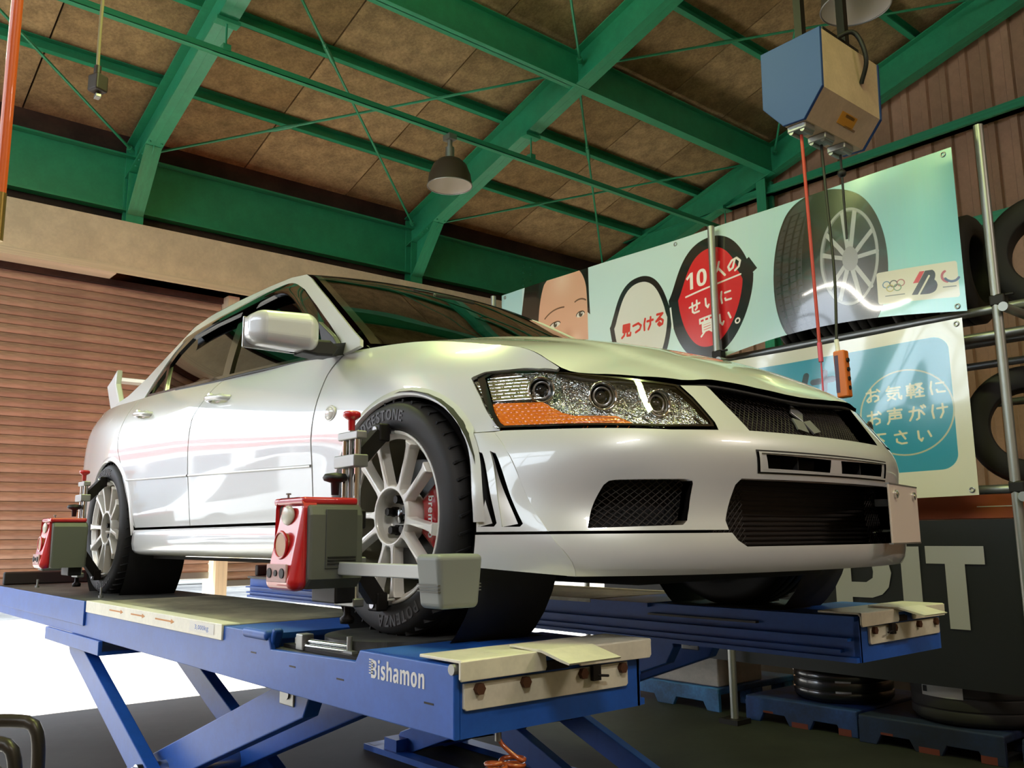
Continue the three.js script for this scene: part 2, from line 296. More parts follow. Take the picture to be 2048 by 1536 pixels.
// crossed brace rods with turnbuckles, in each bay
function brace(x0, z0, x1, z1, n, k) {
  const a = [x0, RB(x0) + .2, z0], b = [x1, RB(x1) + .2, z1], r = struct(n ? 'brace_rod_' + String(n).padStart(3, '0') : 'brace_rod', [0, 0, 0], 'thin green brace rod with turnbuckle');
  const at = (t) => a.map((v, i) => lerp(v, b[i], t)); part('rod', rod(a, b, .012, 8), M.green, r);
  part('turnbuckle', [rod(at(k), at(k + .045), .021, 6), rod(at(k - .012), at(k), .016, 6), rod(at(k + .045), at(k + .057), .016, 6)], M.green, r); part('lug', [rod(at(0), at(.012), .026, 8), rod(at(.988), at(1), .026, 8)], M.green, r);
}
let bn = 0;
for (const [za, zb] of [[-.24, -3.16], [-3.28, -6.24], [2.84, -.12]]) for (const [xa, xb] of [[-5.85, -3.3], [-3.15, -.7]]) { brace(xa, za, xb, zb, bn++, .3); brace(xb, za, xa, zb, bn++, .28); }
// girts and posts of the gable
{
  const g = struct('wall_girt', [0, 0, -6.36], 'green girts on the ribbed gable wall');
  part('girt', [bb(-5.9, 7, 4.98, 5.08, -.04, .06), bb(-5.9, 7, 4.98, 4.99, -.04, .1)], M.green, g); part('girt', bb(-5.9, 7, 3.98, 4.08, -.04, .06), M.green, g);
  for (const x of [-3.35, -.35, 2.6]) part('post', [bb(x - .06, x + .06, 0, RB(x), -.04, .0), bb(x - .006, x + .006, 0, RB(x), 0, .12), bb(x - .06, x + .06, 0, RB(x), .12, .13)], M.green, g);
}
// lamp rail under the rafters
const rail = struct('lamp_rail', [0, 0, 0], 'dark green rail hung below the rafters'); part('channel', [bb(-3.93, -3.88, 4.7, 4.706, -6.35, 6.2), bb(-3.885, -3.88, 4.7, 4.75, -6.35, 6.2)], M.green, rail);
for (const z of [-3.22, -.18, 2.9, -6.3]) part('hanger', [rod([-3.9, 4.72, z], [-3.9, RB(-3.9), z], .008), bb(-3.94, -3.86, RB(-3.9) - .03, RB(-3.9), z - .09, z + .09), bb(-3.93, -3.87, 4.74, 4.79, z - .03, z + .03)], M.green, rail);

// ---------------------------------------------------------------- across the street (mirrored by the car doors)
{
  const b = thing('shop_building', 'white shop building across the street with a red sign band', 'building', [-24, 0, 0]);
  part('wall', bb(-2, 0, 0, 6.5, -10, 26), std(0xe4e0d8, .8), b); part('sign_board', bb(0, .15, 3.2, 4.3, -8, 22), M.red, b); part('sign_stripe', bb(.15, .17, 3.62, 3.82, -7, 21), M.white, b);
  for (let k = 0; k < 9; k++) { const w = part('window', bb(0, .04, .5, 2.8, -8 + k * 3.2, -8 + k * 3.2 + 2.3), std(0x4d5a66, .1), b); part('mullion', bb(.03, .07, .5, 2.8, -8 + k * 3.2 + 1.1, -8 + k * 3.2 + 1.18), M.white, w); }
  part('kerb', bb(.2, 2.5, 0, .18, -10, 26), M.concrete, b);
}
{
  const v = thing('delivery_van', 'white delivery van parked across the street', 'van', [-18, 0, 8.5]);
  part('body', ext([[-2.2, .35], [2.2, .35], [2.25, 1.0], [1.7, 1.15], [1.15, 1.95], [-2.15, 1.98], [-2.25, 1.2]], 1.6, .08).rotateY(PI / 2).translate(-.8, 0, 0), M.white, v);
  part('windscreen', ext([[1.2, 1.2], [1.62, 1.2], [1.1, 1.85], [-.2, 1.85], [-.2, 1.2]], 1.64, .02).rotateY(PI / 2).translate(-.82, 0, 0), M.blackGloss, v);
  for (const z of [-1.4, 1.4]) for (const x of [-.7, .7]) part('wheel', rod([x - .1, .32, z], [x + .1, .32, z], .32, 20), M.tyre, v);
}
// ---------------------------------------------------------------- the car (own axes: x forward, y up from the runway, z to the car's right; front axle at x = 0)
const car = thing('car', 'silver white sports saloon with rear wing standing on the blue lift', 'car', [0, .9, -.055]);
const tabf = (t) => { const k = Object.entries(t).map(([a, b]) => [Number(a), b]).sort((a, b) => a[0] - b[0]); return spline(k.map((i) => i[0]), k.map((i) => i[1])); };
// front end: x = F(z, y)
const fX = tabf({ '.12': .79, '.15': .815, '.18': .838, '.21': .848, '.24': .850, '.265': .848, '.30': .843, '.36': .846, '.42': .856, '.46': .858, '.50': .846, '.54': .82, '.58': .79, '.62': .76, '.66': .73, '.70': .695 });
const fB = tabf({ '.10': .5, '.20': .5, '.27': .57, '.36': .73, '.45': .89, '.53': 1.1, '.60': 1.3, '.70': 1.6 });
const F = (z, y) => { const a = Math.abs(z); return fX(y) - .26 * a * a - fB(y) * a ** 6 - .016 * Math.exp(-(((a - .66) / .085) ** 2) - (((y - .335) / .065) ** 2)); };
const onF = (off = 0) => (z, y) => [F(z, y) + off, y, z];
const creaseZ = tabf({ '.10': .70, '.15': .728, '.198': .748, '.243': .770, '.272': .777, '.319': .785, '.391': .795, '.466': .801, '.518': .799, '.55': .797 });
const archX = (y) => .035 + Math.sqrt(Math.max(.0004, .365 * .365 - (y - .285) ** 2));
const z0 = (y) => { const t = clamp((y - .34) / .18, 0, 1); return .858 - .030 * t * t * (3 - 2 * t); };
// side: rows of a section, from the sill to the belt / bonnet line
const sx = [-3.62, -3.45, -3.2, -2.9, -2.625, -2.3, -1.9, -1.5, -1.0, -.46, -.2, 0, .2, .3, .4, .46, .5];
const rowY = [sx.map(() => .19), sx.map(() => .31),
  [.56, .56, .55, .545, .54, .536, .528, .516, .498, .482, .476, .470, .466, .464, .462, .46, .46],
  [.80, .797, .792, .786, .780, .776, .771, .758, .725, .685, .668, .652, .632, .62, .605, .59, .57],
  [.885, .883, .88, .877, .872, .868, .86, .848, .82, .785, .758, .742, .714, .694, .668, .645, .62],
  [1.0, .99, .985, .978, .968, .957, .935, .914, .888, .856, .848, .828, .79, .768, .738, .702, .672]];
const rowZ = [[.66, .74, .79, .82, .83, .822, .815, .815, .815, .815, .82, .825, .82, .81, .79, .78, .77],
  [.67, .75, .80, .835, .848, .843, .837, .836, .836, .837, .845, .85, .848, .843, .83, .82, .81],
  [.68, .76, .81, .845, .858, .854, .851, .85, .85, .85, .854, .858, .855, .844, .803, .775, .755],
  [.67, .75, .80, .835, .85, .847, .845, .845, .845, .845, .846, .842, .816, .786, .748, .728, .718],
  [.65, .73, .78, .81, .818, .815, .812, .811, .811, .812, .812, .805, .774, .747, .711, .694, .686],
  [.59, .67, .72, .745, .75, .755, .760, .763, .769, .775, .735, .715, .692, .684, .676, .667, .655]];
const rt = [0, .12, .31, .55, .66, .80], rY = rowY.map((r) => spline(sx, r)), rZ = rowZ.map((r) => spline(sx, r)), secCache = new Map();
function section(x) { const k = Math.round(x * 1e5); if (!secCache.has(k)) { const q = k / 1e5; secCache.set(k, [spline(rt, rY.map((f) => f(q))), spline(rt, rZ.map((f) => f(q)))]); } return secCache.get(k); }
const side = (x, t) => { const [a, b] = section(x); return [x, a(t), b(t)]; };
const tOf = (x, y) => { const [a] = section(x); let lo = -.2, hi = .8; for (let i = 0; i < 40; i++) { const m = (lo + hi) / 2; if (a(m) < y) lo = m; else hi = m; } return (lo + hi) / 2; };
const sp = (list) => list.map(([x, y]) => [x, y === 'top' ? .80 : tOf(x, y)]);
const both = (name, geo, mat, labelR, labelL) => [part(name, geo, mat, car, labelR), part(name, mirrored(geo), mat, car, labelL)];
const arc = (cx, cy, r, a0, a1, n) => Array.from({ length: n + 1 }, (_, i) => { const a = lerp(a0, a1, i / n); return [cx + r * Math.cos(a), cy + r * Math.sin(a)]; });
const fArch = arc(.035, .285, .365, PI - .25, .69, 30), rArch = arc(-2.6, .285, .365, PI + .25, -.06, 34);
const doorF = [[-.405, .855], [-.444, .779], [-.452, .697], [-.464, .565], [-.461, .484], [-.459, .382], [-.46, .312]];
const doorM = [[-1.40, .905], [-1.474, .823], [-1.529, .756], [-1.537, .659], [-1.541, .538], [-1.525, .40], [-1.52, .312]];
const doorR = [[-2.52, .955], [-2.507, .85], [-2.502, .763], [-2.473, .692], [-2.40, .60], [-2.34, .522], [-2.26, .42], [-2.19, .312]];
const topline = (x0, x1) => Array.from({ length: 9 }, (_, i) => [lerp(x0, x1, i / 8), 'top']);
const gap = (l, d) => l.map(([x, y]) => [x + d, y]);
const lampOuter = [[.27, .672], [.316, .617], [.358, .565], [.386, .536], [.40, .522]];
const lampTop = [[.274, .676], [.30, .687], [.36, .688], [.44, .683], [.485, .676]];
// fenders, doors, quarters
both('front_fender', panel(sp([...gap(doorF, .004).slice(1), [-.455, .2], [-.34, .2], ...arc(.035, .285, .365, PI + .23, .69, 36), [.40, .519], ...lampOuter.slice().reverse(), ...lampTop, ...topline(.488, -.395)]), [], side, { step: .022 }), M.paint);
const fd = panel(sp([...topline(-.41, -1.4), ...gap(doorM, .004).slice(1), ...gap(doorF, -.004).reverse().slice(0, -1)]), [], side, { step: .03 });
const rd = panel(sp([...topline(-1.41, -2.515), ...gap(doorR, .004).slice(1), ...gap(doorM, -.004).reverse().slice(0, -1)]), [], side, { step: .03 });
const doors = [...both('front_door', fd, M.paint), ...both('rear_door', rd, M.paint)];
both('rear_quarter', panel(sp([...topline(-2.525, -3.55), [-3.55, .2], [-2.95, .2], ...rArch.slice(0, -2), ...gap(doorR, -.004).reverse().slice(0, -1)]), [], side, { step: .03 }), M.paint);
// wheel arch lips
for (const [cx, a0, a1] of [[.035, PI + .22, .02], [-2.6, PI + .22, -.02]]) {
  const g = grid(60, 6, (u, v) => { const a = lerp(a0, a1, u), r = .358 + .027 * v, x = cx + r * Math.cos(a), y = .285 + r * Math.sin(a), fwd = cx > -1 && x > .25 && y < .523; const z = fwd ? lerp(z0(y), creaseZ(y), clamp((x - archX(y)) / (.55 - archX(y)), 0, 1)) : side(x, clamp(tOf(x, Math.max(.2, y)), 0, .8))[2]; return [x, y, z + .008 * Math.cos(v * PI / 2) + (v === 0 ? -.012 : 0)]; });
  both('wheel_arch_lip', g, M.paint);
}
// sills
both('side_sill', grid(40, 10, (u, v) => { const x = lerp(-.36, -2.235, u), p = [[.302, .836], [.30, .852], [.275, .858], [.24, .859], [.21, .853], [.195, .84], [.187, .815], [.187, .78], [.19, .74], [.2, .7], [.2, .6]]; const i = Math.min(10, Math.round(v * 10)), e = Math.max(0, (u - .965) / .035), s = Math.max(0, (.012 - u) / .012); return [x + (e ? .02 * e * (p[i][0] - .22) * 8 : 0), p[i][0] + .03 * e * e * (v > .3 ? 1 : 0), p[i][1] - .04 * e * e - .01 * s]; }), M.paint);
// mouldings, handles, side marker
const nrmS = (x, t) => { const a = side(x + .002, t), b = side(x - .002, t), c = side(x, t + .002), d = side(x, t - .002); return V(a[0] - b[0], a[1] - b[1], a[2] - b[2]).cross(V(c[0] - d[0], c[1] - d[1], c[2] - d[2])).normalize(); };
for (const [d, x0, x1] of [[0, -.468, -1.528], [2, -1.545, -2.33]]) {
  const pts = Array.from({ length: 14 }, (_, i) => { const x = lerp(x0, x1, i / 13), y = lerp(.484, .538, (x + .46) / -1.88), q = side(x, tOf(x, y)); return [q[0], q[1], q[2] + .001]; });
  for (const s of [0, 1]) { const g = tube(pts, .0055, 26, 6); part('moulding', s ? mirrored(g) : g, M.paint, doors[d + s]); }
  const hx = d ? -2.2 : -1.3, hy = d ? .845 : .81, q = side(hx, tOf(hx, hy));
  for (const s of [0, 1]) {
    const gr = tube([[hx + .095, hy - .01, q[2] - .004], [hx + .075, hy - .008, q[2] + .026], [hx, hy, q[2] + .034], [hx - .075, hy + .004, q[2] + .026], [hx - .095, hy + .005, q[2] - .004]], .0115, 24, 8);
    const cup = new THREE.SphereGeometry(.05, 18, 10).applyMatrix4(new THREE.Matrix4().makeScale(1, .62, .22).setPosition(hx - .015, hy - .008, q[2] - .004)), key = rod([hx - .095, hy + .012, q[2]], [hx - .095, hy + .012, q[2] + .012], .02, 16);
    for (const [n, g, m] of [['door_handle', gr, M.paint], ['handle_cup', cup, M.paint], ['key_plate', key, M.paint]]) part(n, s ? mirrored(g) : g, m, doors[d + s]);
  }
}
{ const q = side(-.345, tOf(-.345, .64)); both('side_marker_lamp', [new THREE.SphereGeometry(.03, 18, 10).applyMatrix4(new THREE.Matrix4().makeScale(1, .75, .4).setPosition(q[0], q[1], q[2])), new THREE.TorusGeometry(.03, .004, 6, 24).applyMatrix4(new THREE.Matrix4().makeScale(1, .75, 1).setPosition(q[0], q[1], q[2] + .001))].reduce((a, g) => merge([a, g])), phy(0xd8d6cc, .15, 0, { clearcoat: 1 })); }
// bumper: front face with its grille notch and ducts
const headlamp = [[.759, .675], [.747, .684], [.719, .683], [.681, .678], [.654, .669], [.604, .656], [.524, .643], [.445, .632], [.43, .597], [.424, .561], [.42, .528], [.423, .518], [.535, .514], [.667, .519], [.746, .522], [.789, .525], [.79, .534], [.784, .567], [.773, .619]];
const neg = (l) => l.map(([z, y]) => [-z, y]);
const halfOuter = [[.408, .269], [.776, .269], [.785, .319], [.795, .391], [.801, .466], [.799, .515], [.789, .517], [.746, .514], [.667, .511], [.535, .506], [.415, .509], [.411, .53], [.415, .562], [.421, .598], [.434, .63], [.40, .632], [.356, .634], [.350, .625], [.318, .512]];
const mouth = [[.365, .392], [.383, .376], [.396, .341], [.413, .291]];
const fog = [[.714, .275], [.70, .31], [.682, .354], [.674, .375], [.666, .384], [.654, .387], [.51, .388], [.501, .384], [.499, .377], [.507, .319], [.515, .291], [.527, .281]];
const slot = [[.288, .453], [.280, .418], [.030, .416], [.025, .4495]];
const bumper = part('front_bumper', panel([...mouth, ...halfOuter, ...neg(halfOuter).reverse(), ...neg(mouth).reverse()], [fog, neg(fog), slot, neg(slot)], onF(), { step: .018, depth: .05, flip: true, back: [-1, 0, 0] }), M.paint, car);
// bumper sides with two slanted vents
const lerpSide = (q, y) => { const a = archX(y), k = creaseZ(y), kx = F(k, y), x = lerp(a, kx, q); return [x, y, lerp(z0(y), k, q) + .012 * q * (1 - q)]; };
const qOf = (x, y) => { const a = archX(y), kx = F(creaseZ(y), y); return (x - a) / (kx - a); };
const vent = (pts) => pts.map(([x, y]) => [qOf(x, y), y]);
const vents = [[[.366, .468], [.384, .462], [.393, .448], [.449, .289], [.443, .281], [.405, .281]], [[.404, .466], [.421, .459], [.430, .446], [.509, .287], [.503, .280], [.462, .280]]];
const sideOut = [...Array.from({ length: 11 }, (_, i) => [.0, lerp(.269, .515, i / 10)]), ...Array.from({ length: 11 }, (_, i) => [1, lerp(.515, .269, i / 10)])];
for (const s of [0, 1]) {
  const M2 = (g) => (s ? mirrored(g) : g);
  part('bumper_side', M2(panel(sideOut, vents.map(vent), lerpSide, { step: .018, depth: .012 })), M.paint, bumper);
  for (const v of vents) { // ramp from the flush rear edge to the deep front slit
    const A = v[0], E = v[5], B = v[2], C = v[3], pt = (p, d) => { const q = lerpSide(qOf(...p), p[1]); return [q[0], q[1], q[2] - d]; };
    part('vent_ramp', M2(grid(6, 10, (a, b) => { const r = [lerp(A[0], E[0], b), lerp(A[1], E[1], b)], f = [lerp(B[0], C[0], b) - .024, lerp(B[1], C[1], b)]; return pt([lerp(r[0], f[0], a), lerp(r[1], f[1], a)],  .002 + .016 * a); })), M.paint, bumper);
  }
}
// ducts and meshes behind the openings
// crossed wires of a mesh, cut to an outline in (z, y)
function wires(poly, map, pitch, r) {
  const out = [];
  for (const sl of [1, -1]) {
    const n = [Math.sin(.75), -sl * Math.cos(.75)], d = [Math.cos(.75), sl * Math.sin(.75)], q = poly.map(([z, y]) => z * n[0] + y * n[1]), lo = Math.min(...q), hi = Math.max(...q);
    for (let c = lo + pitch / 2; c < hi; c += pitch) {
      const ts = []; poly.forEach((A, i) => { const B = poly[(i + 1) % poly.length], a = A[0] * n[0] + A[1] * n[1] - c, e = B[0] * n[0] + B[1] * n[1] - c; if (a * e < 0) { const k = a / (a - e), z = lerp(A[0], B[0], k), y = lerp(A[1], B[1], k); ts.push(z * d[0] + y * d[1]); } }); ts.sort((x, y) => x - y);
      for (let i = 0; i + 1 < ts.length; i += 2) { const P = (t) => map(c * n[0] + t * d[0], c * n[1] + t * d[1]), m = Math.max(1, Math.round((ts[i + 1] - ts[i]) / .06)); for (let k = 0; k < m; k++) out.push(rod(P(lerp(ts[i], ts[i + 1], k / m)), P(lerp(ts[i], ts[i + 1], (k + 1) / m)), r, 4, r, true)); }
    }
  }
  return out;
}
const wireMat = std(0x3a3531, .55, .4), core = std(0x35302c, .6, .5);
const meshPart = (name, geo, par) => { const m = part(name, geo, wireMat, par); m.userData.kind = 'stuff'; return m; };
for (const s of [1, -1]) meshPart('fog_duct_mesh', wires(fog.map(([z, y]) => [z * s, y]), onF(-.03), .0115, .0014), bumper);
for (const s of [1, -1]) part('fog_duct', panel(fog.map(([z, y]) => [z * s, y]), [], onF(-.075), { step: .05, depth: -.045, flip: true, back: [-1, 0, 0] }), M.plastic, bumper);
part('intercooler', bb(.70, .735, .2, .48, -.40, .40), core, bumper, 'finned radiator core deep in the lower opening');
for (let k = 0; k < 15; k++) part('cooling_tube', bb(.735, .741, .218 + k * .0125, .2215 + k * .0125, -.40, .40), M.iron, bumper);
for (const s of [1, -1]) meshPart('lower_mesh', wires([[s * .30, .215], [s * .425, .215], [s * .425, .40], [s * .30, .40]], (z, y) => [F(z, y) - .05 + .06 * (Math.abs(z) - .36), y, z], .0115, .0014), bumper);
for (const s of [1, -1]) part('slot_rib', bb(.79, .84, .41, .455, s * .155 - .002, s * .155 + .002), M.plastic, bumper);
part('slot_surround', panel([[-.312, .409], [-.318, .459], [.318, .459], [.312, .409]], [[[-.304, .4135], [-.309, .4555], [.309, .4555], [.304, .4135]]], onF(.005), { step: .02, depth: .008, flip: true }), M.paint, bumper);
part('slot_gap', panel([[-.316, .405], [-.323, .4635], [.323, .4635], [.316, .405]], [[[-.311, .4095], [-.317, .4585], [.317, .4585], [.311, .4095]]], onF(.0008), { step: .02, depth: 0, flip: true }), M.black, bumper);
// upper grille with emblem
const gPoly = [[-.322, .508], [-.352, .636], [.352, .636], [.322, .508]], grille = meshPart('upper_grille', wires(gPoly, onF(-.048), .0115, .0014), car); part('radiator', panel(gPoly, [], onF(-.10), { step: .05, depth: -.05, flip: true, back: [-1, 0, 0] }), core, grille);
{ const d = .034, rh = (a) => { const c = Math.cos(a), s = Math.sin(a), h = [[0, 0], [.5 * d, .29 * d * 1.6], [d, 0], [.5 * d, -.29 * d * 1.6]]; return h.map(([p, q]) => [p * c - q * s, p * s + q * c]); };
  const em = [90, 210, 330].map((a) => ext(rh(a * PI / 180).map(([p, q]) => [p * 1.9, q * 1.9]), .006, .001)); part('emblem', em.map((g) => g.applyMatrix4(new THREE.Matrix4().makeRotationY(PI / 2).premultiply(new THREE.Matrix4().makeRotationZ(.62)).setPosition(F(0, .562) - .040, .560, 0))), std(0x8c8e8d, .3, .4), grille, 'three-diamond chrome emblem'); }
// lip spoiler
{ const lo = .166, R = [[.362, .229], [.389, .244], [.404, .262]], top = [[.776, .262]], out = [[.770, .243], [.748, .198], [.736, lo]];
  const h = [...R, ...top, ...out]; const bot = Array.from({ length: 20 }, (_, i) => [lerp(.736, -.736, (i + .5) / 20), lo]);
  const lip = part('front_lip', panel([...h, ...bot, ...neg(h).reverse()], [], onF(.004), { step: .02, depth: .03, flip: true, back: [-1, 0, 0] }), M.paint, car);
  const so = [...Array.from({ length: 7 }, (_, i) => [0, lerp(lo + .02, .262, i / 6)]), ...Array.from({ length: 7 }, (_, i) => [1, lerp(.262, lo, i / 6)])];
  const g = panel(so, [], (q, y) => { const p = lerpSide(q, y), k = creaseZ(y); return [p[0] + .004 * q, p[1], p[2] + .003]; }, { step: .02, depth: .02 });
  part('lip_side', g, M.paint, lip); part('lip_side', mirrored(g), M.paint, lip);
  part('lip_underside', panel([[.35, .7], [.35, -.7], [.6, -.73], [.72, -.6], [.79, -.3], [.80, 0], [.79, .3], [.72, .6], [.6, .73]], [], (x, z) => [x, .172, z], { step: .1, depth: 0 }), M.rubber, lip);
}
// number plate (blank) on its bracket
{ const p = part('number_plate', rbox(.33, .165, .006, .0028, 0, 0, 0), std(0xd9c9bd, .45), car, 'blank cream number plate on an offset bracket'); p.position.set(.848, .312, -.375); p.rotation.y = PI / 2 + .23;
  for (const s of [-1, 1]) part('screw', [rod([s * .105, .055, .003], [s * .105, .055, .010], .012, 12), rod([s * .105, .055, .010], [s * .105, .055, .013], .006, 6)], M.chrome, p);
  part('bracket', [box(.30, .02, .04, 0, .03, -.022), box(.02, .12, .012, -.08, 0, -.01), box(.02, .12, .012, .08, 0, -.01)], M.black, p); part('plate_rim', [box(.33, .004, .012, 0, .083, -.002), box(.33, .004, .012, 0, -.083, -.002)], M.galv, p); }
// headlamps
const tFacet = noiseTex(256, [10, 22, 50], 0, 1, [1, 1, 1], false); tFacet.repeat.set(9, 9); const chromeFacet = std(0xe4e6e2, .14, 1, { bumpMap: tFacet, bumpScale: .012 });
for (const s of [0, 1]) {
  const M2 = (g) => (s ? mirrored(g) : g), lamp = sub('headlamp', car), inset = (l, d) => { const cx = .6, cy = .59; return l.map(([z, y]) => [z + Math.sign(cx - z) * Math.min(d, Math.abs(cx - z)) , y + Math.sign(cy - y) * d * .8]); };
  const shell = inset(headlamp, .008);
  part('gasket', M2(panel(headlamp, [inset(headlamp, .0065)], onF(.0015), { step: .02, depth: .004, flip: true })), M.blackGloss, lamp);
  part('lens', M2(panel(shell, [], onF(.001), { step: .018, depth: 0, flip: true })), M.lens, lamp);
  const bowlOff = (z, y) => -.010 - .05 * Math.sin(PI * clamp((z - .415) / .385, 0, 1)) ** .6 * Math.sin(PI * clamp((y - .51) / .18, 0, 1)) ** .6;
  part('housing', M2(panel(headlamp, [], (z, y) => [F(z, y) + bowlOff(z, y) + .004 * Math.sin(z * 95) * Math.cos(y * 120 + z * 30), y, z], { step: .008, depth: 0, flip: true })), chromeFacet, lamp);
  const amber = [[.783, .53], [.776, .585], [.765, .594], [.709, .588], [.704, .572], [.695, .555], [.684, .547], [.619, .543], [.597, .523], [.667, .526], [.746, .529]];
  part('indicator_lens', M2(panel(amber, [], (z, y) => [F(z, y) - .012 + .0015 * Math.sin(z * 900) + .001 * Math.sin(y * 700), y, z], { step: .006, depth: .02, flip: true })), M.orange, lamp, 'amber indicator lens');
  const ribs = [[.770, .602], [.762, .662], [.744, .675], [.716, .674], [.70, .665], [.704, .598]];
  part('ribbed_lens', M2(panel(ribs, [], (z, y) => [F(z, y) - .02 + .0035 * Math.abs(Math.sin(y * 330)) , y, z], { step: .004, depth: 0, flip: true })), M.chrome, lamp);
  for (const [z, y, r] of [[.690, .622, .029], [.606, .598, .031], [.505, .578, .029]]) {
    const x = F(z, y) - .040, bowl = lathe([[.001, -.028], [.4 * r, -.024], [.75 * r, -.010], [r, .012], [r * 1.12, .02], [r * 1.2, .014]], 28), bulb = new THREE.SphereGeometry(r * .62, 20, 12);
    const turn = (g, dx) => M2(g.applyMatrix4(new THREE.Matrix4().makeRotationY(-(.15 + (z - .45) * 2.2)).multiply(new THREE.Matrix4().makeRotationZ(-PI / 2)).setPosition(x + dx * .9, y, z + dx * .35)));
    part('reflector', turn(bowl, .012), M.chrome, lamp); part('projector_lens', turn(bulb, .0), phy(0x20262a, .03, .4, { clearcoat: 1 }), lamp); part('projector_ring', turn(new THREE.TorusGeometry(r * .72, .0035, 6, 28)  .rotateX(PI / 2), .016), M.steel, lamp);
  }
}
// bonnet: y = Hd(x, z)
const hYc = tabf({ '-.40': .945, '-.25': .925, '0': .893, '.25': .846, '.45': .79, '.60': .732, '.70': .675, '.76': .625, '.80': .58 }), hYe = tabf({ '-.40': .858, '-.2': .85, '0': .828, '.2': .79, '.3': .768, '.4': .738, '.46': .702, '.5': .672, '.567': .645, '.62': .622, '.70': .588, '.78': .545 }), hZe = tabf({ '-.40': .75, '-.2': .735, '0': .715, '.2': .692, '.3': .684, '.4': .68, '.46': .672, '.5': .655, '.6': .645, '.78': .64 });
const Hd = (x, z) => hYc(x) - (hYc(x) - hYe(x)) * Math.abs(z / hZe(x)) ** 2.4 + .009 * (1 / (1 + Math.exp((Math.abs(z) - (.47 - .13 * x)) / .012)));
{ const R = [[-.34, 0], [-.36, .3], [-.40, .60], [-.385, .735], [-.2, .731], [0, .711], [.2, .688], [.3, .680], [.4, .676], [.455, .669], [.49, .652], [.567, .604], [.642, .524], [.695, .43], [.715, .356], [.728, .299], [.748, .185], [.759, .07], [.761, 0]];
  const L = R.slice(1, -1).reverse().map(([x, z]) => [x, -z]);
  part('bonnet', panel([...R, ...L], [], (x, z) => [x, Hd(x, z), z], { step: .025, depth: .018, flip: true }), M.paint, car);
  part('bonnet_edge', tube([...R.slice(10), ...L.slice(0, 8)].map(([x, z]) => [x - .008, Hd(x, z) - .018, z]), .006, 60, 6), M.black, car); }
// greenhouse
const G = (x, y) => .772 - .30 * (y - .88) - .25 * (y - .88) ** 2;
const onG = (off = 0) => (x, y) => [x, y, G(x, y) + off];
const win = [[-2.49, .965], [-2.42, 1.08], [-2.343, 1.188], [-2.28, 1.245], [-2.20, 1.275], [-2.0, 1.292], [-1.67, 1.303], [-1.48, 1.312], [-1.258, 1.305], [-1.16, 1.292], [-1.06, 1.258], [-.959, 1.213], [-.755, 1.095], [-.567, .98], [-.449, .90], [-.418, .872], [-.42, .862], [-.45, .856], [-.5, .858], [-1.0, .891], [-1.27, .906], [-1.58, .919], [-2.0, .945]];
const frameOut = [[-.30, .858], [-.313, .883], [-.392, .93], [-.523, 1.011], [-.712, 1.124], [-.969, 1.27], [-1.03, 1.298], [-1.19, 1.325], [-1.41, 1.338], [-1.727, 1.345], [-2.063, 1.338], [-2.242, 1.31], [-2.401, 1.209], [-2.611, 1.091], [-2.815, 1.02], [-3.0, .995], [-2.97, .975], [-2.6, .965], [-2.3, .952], [-1.9, .93], [-1.5, .909], [-1.0, .883], [-.6, .858], [-.46, .85], [-.4, .846]];
both('body_side_frame', panel(frameOut, [win], onG(), { step: .03, depth: .012 }), M.paint);
const wc = win.reduce((a, p) => [a[0] + p[0] / win.length, a[1] + p[1] / win.length], [0, 0]);
const shrink = (l, d) => l.map(([x, y]) => { const dx = wc[0] - x, dy = wc[1] - y; return [x + clamp(dx * .5, -d, d), y + clamp(dy * .5, -d, d)]; });
const front = [[-.49, .882], [-.60, .955], [-.78, 1.073], [-.975, 1.185], [-1.10, 1.245], [-1.30, 1.268], [-1.505, 1.262], [-1.455, 1.1], [-1.395, .928], [-1.0, .906], [-.6, .882]];
const rear = [[-1.47, .934], [-1.535, 1.1], [-1.60, 1.255], [-1.9, 1.255], [-2.17, 1.238], [-2.28, 1.175], [-2.32, 1.12], [-2.20, .968], [-2.0, .96]];
const quarter = [[-2.225, .97], [-2.335, 1.10], [-2.40, 1.03], [-2.45, .982]];
both('window_trim', panel(win, [front, rear, quarter], onG(-.004), { step: .04, depth: .02 }), M.blackGloss);
const glassR = [['front_window', front, M.glass], ['rear_window', rear, M.tint], ['quarter_window', quarter, M.tint]];
for (const [n, l, m] of glassR) both(n, panel(l, [], onG(-.014), { step: .06, depth: 0 }), m);
both('rain_visor', grid(30, 4, (u, v) => { const p = new THREE.CatmullRomCurve3([[-.62, .985], [-.80, 1.10], [-.98, 1.205], [-1.12, 1.262], [-1.3, 1.282], [-1.6, 1.278], [-2.0, 1.268], [-2.2, 1.245]].map((q) => V(q[0], q[1], 0))).getPoint(u); const y = p.y + .018 - .055 * v; return [p.x + .012 * v, y, G(p.x, y) + .006 + .022 * Math.sin(v * PI * .6)]; }), phy(0x0c0b0b, .08, 0, { clearcoat: 1 }));
both('belt_trim', tube(win.slice(17).map(([x, y]) => [x, y - .004, G(x, y) + .004]), .006, 40, 6), M.black);
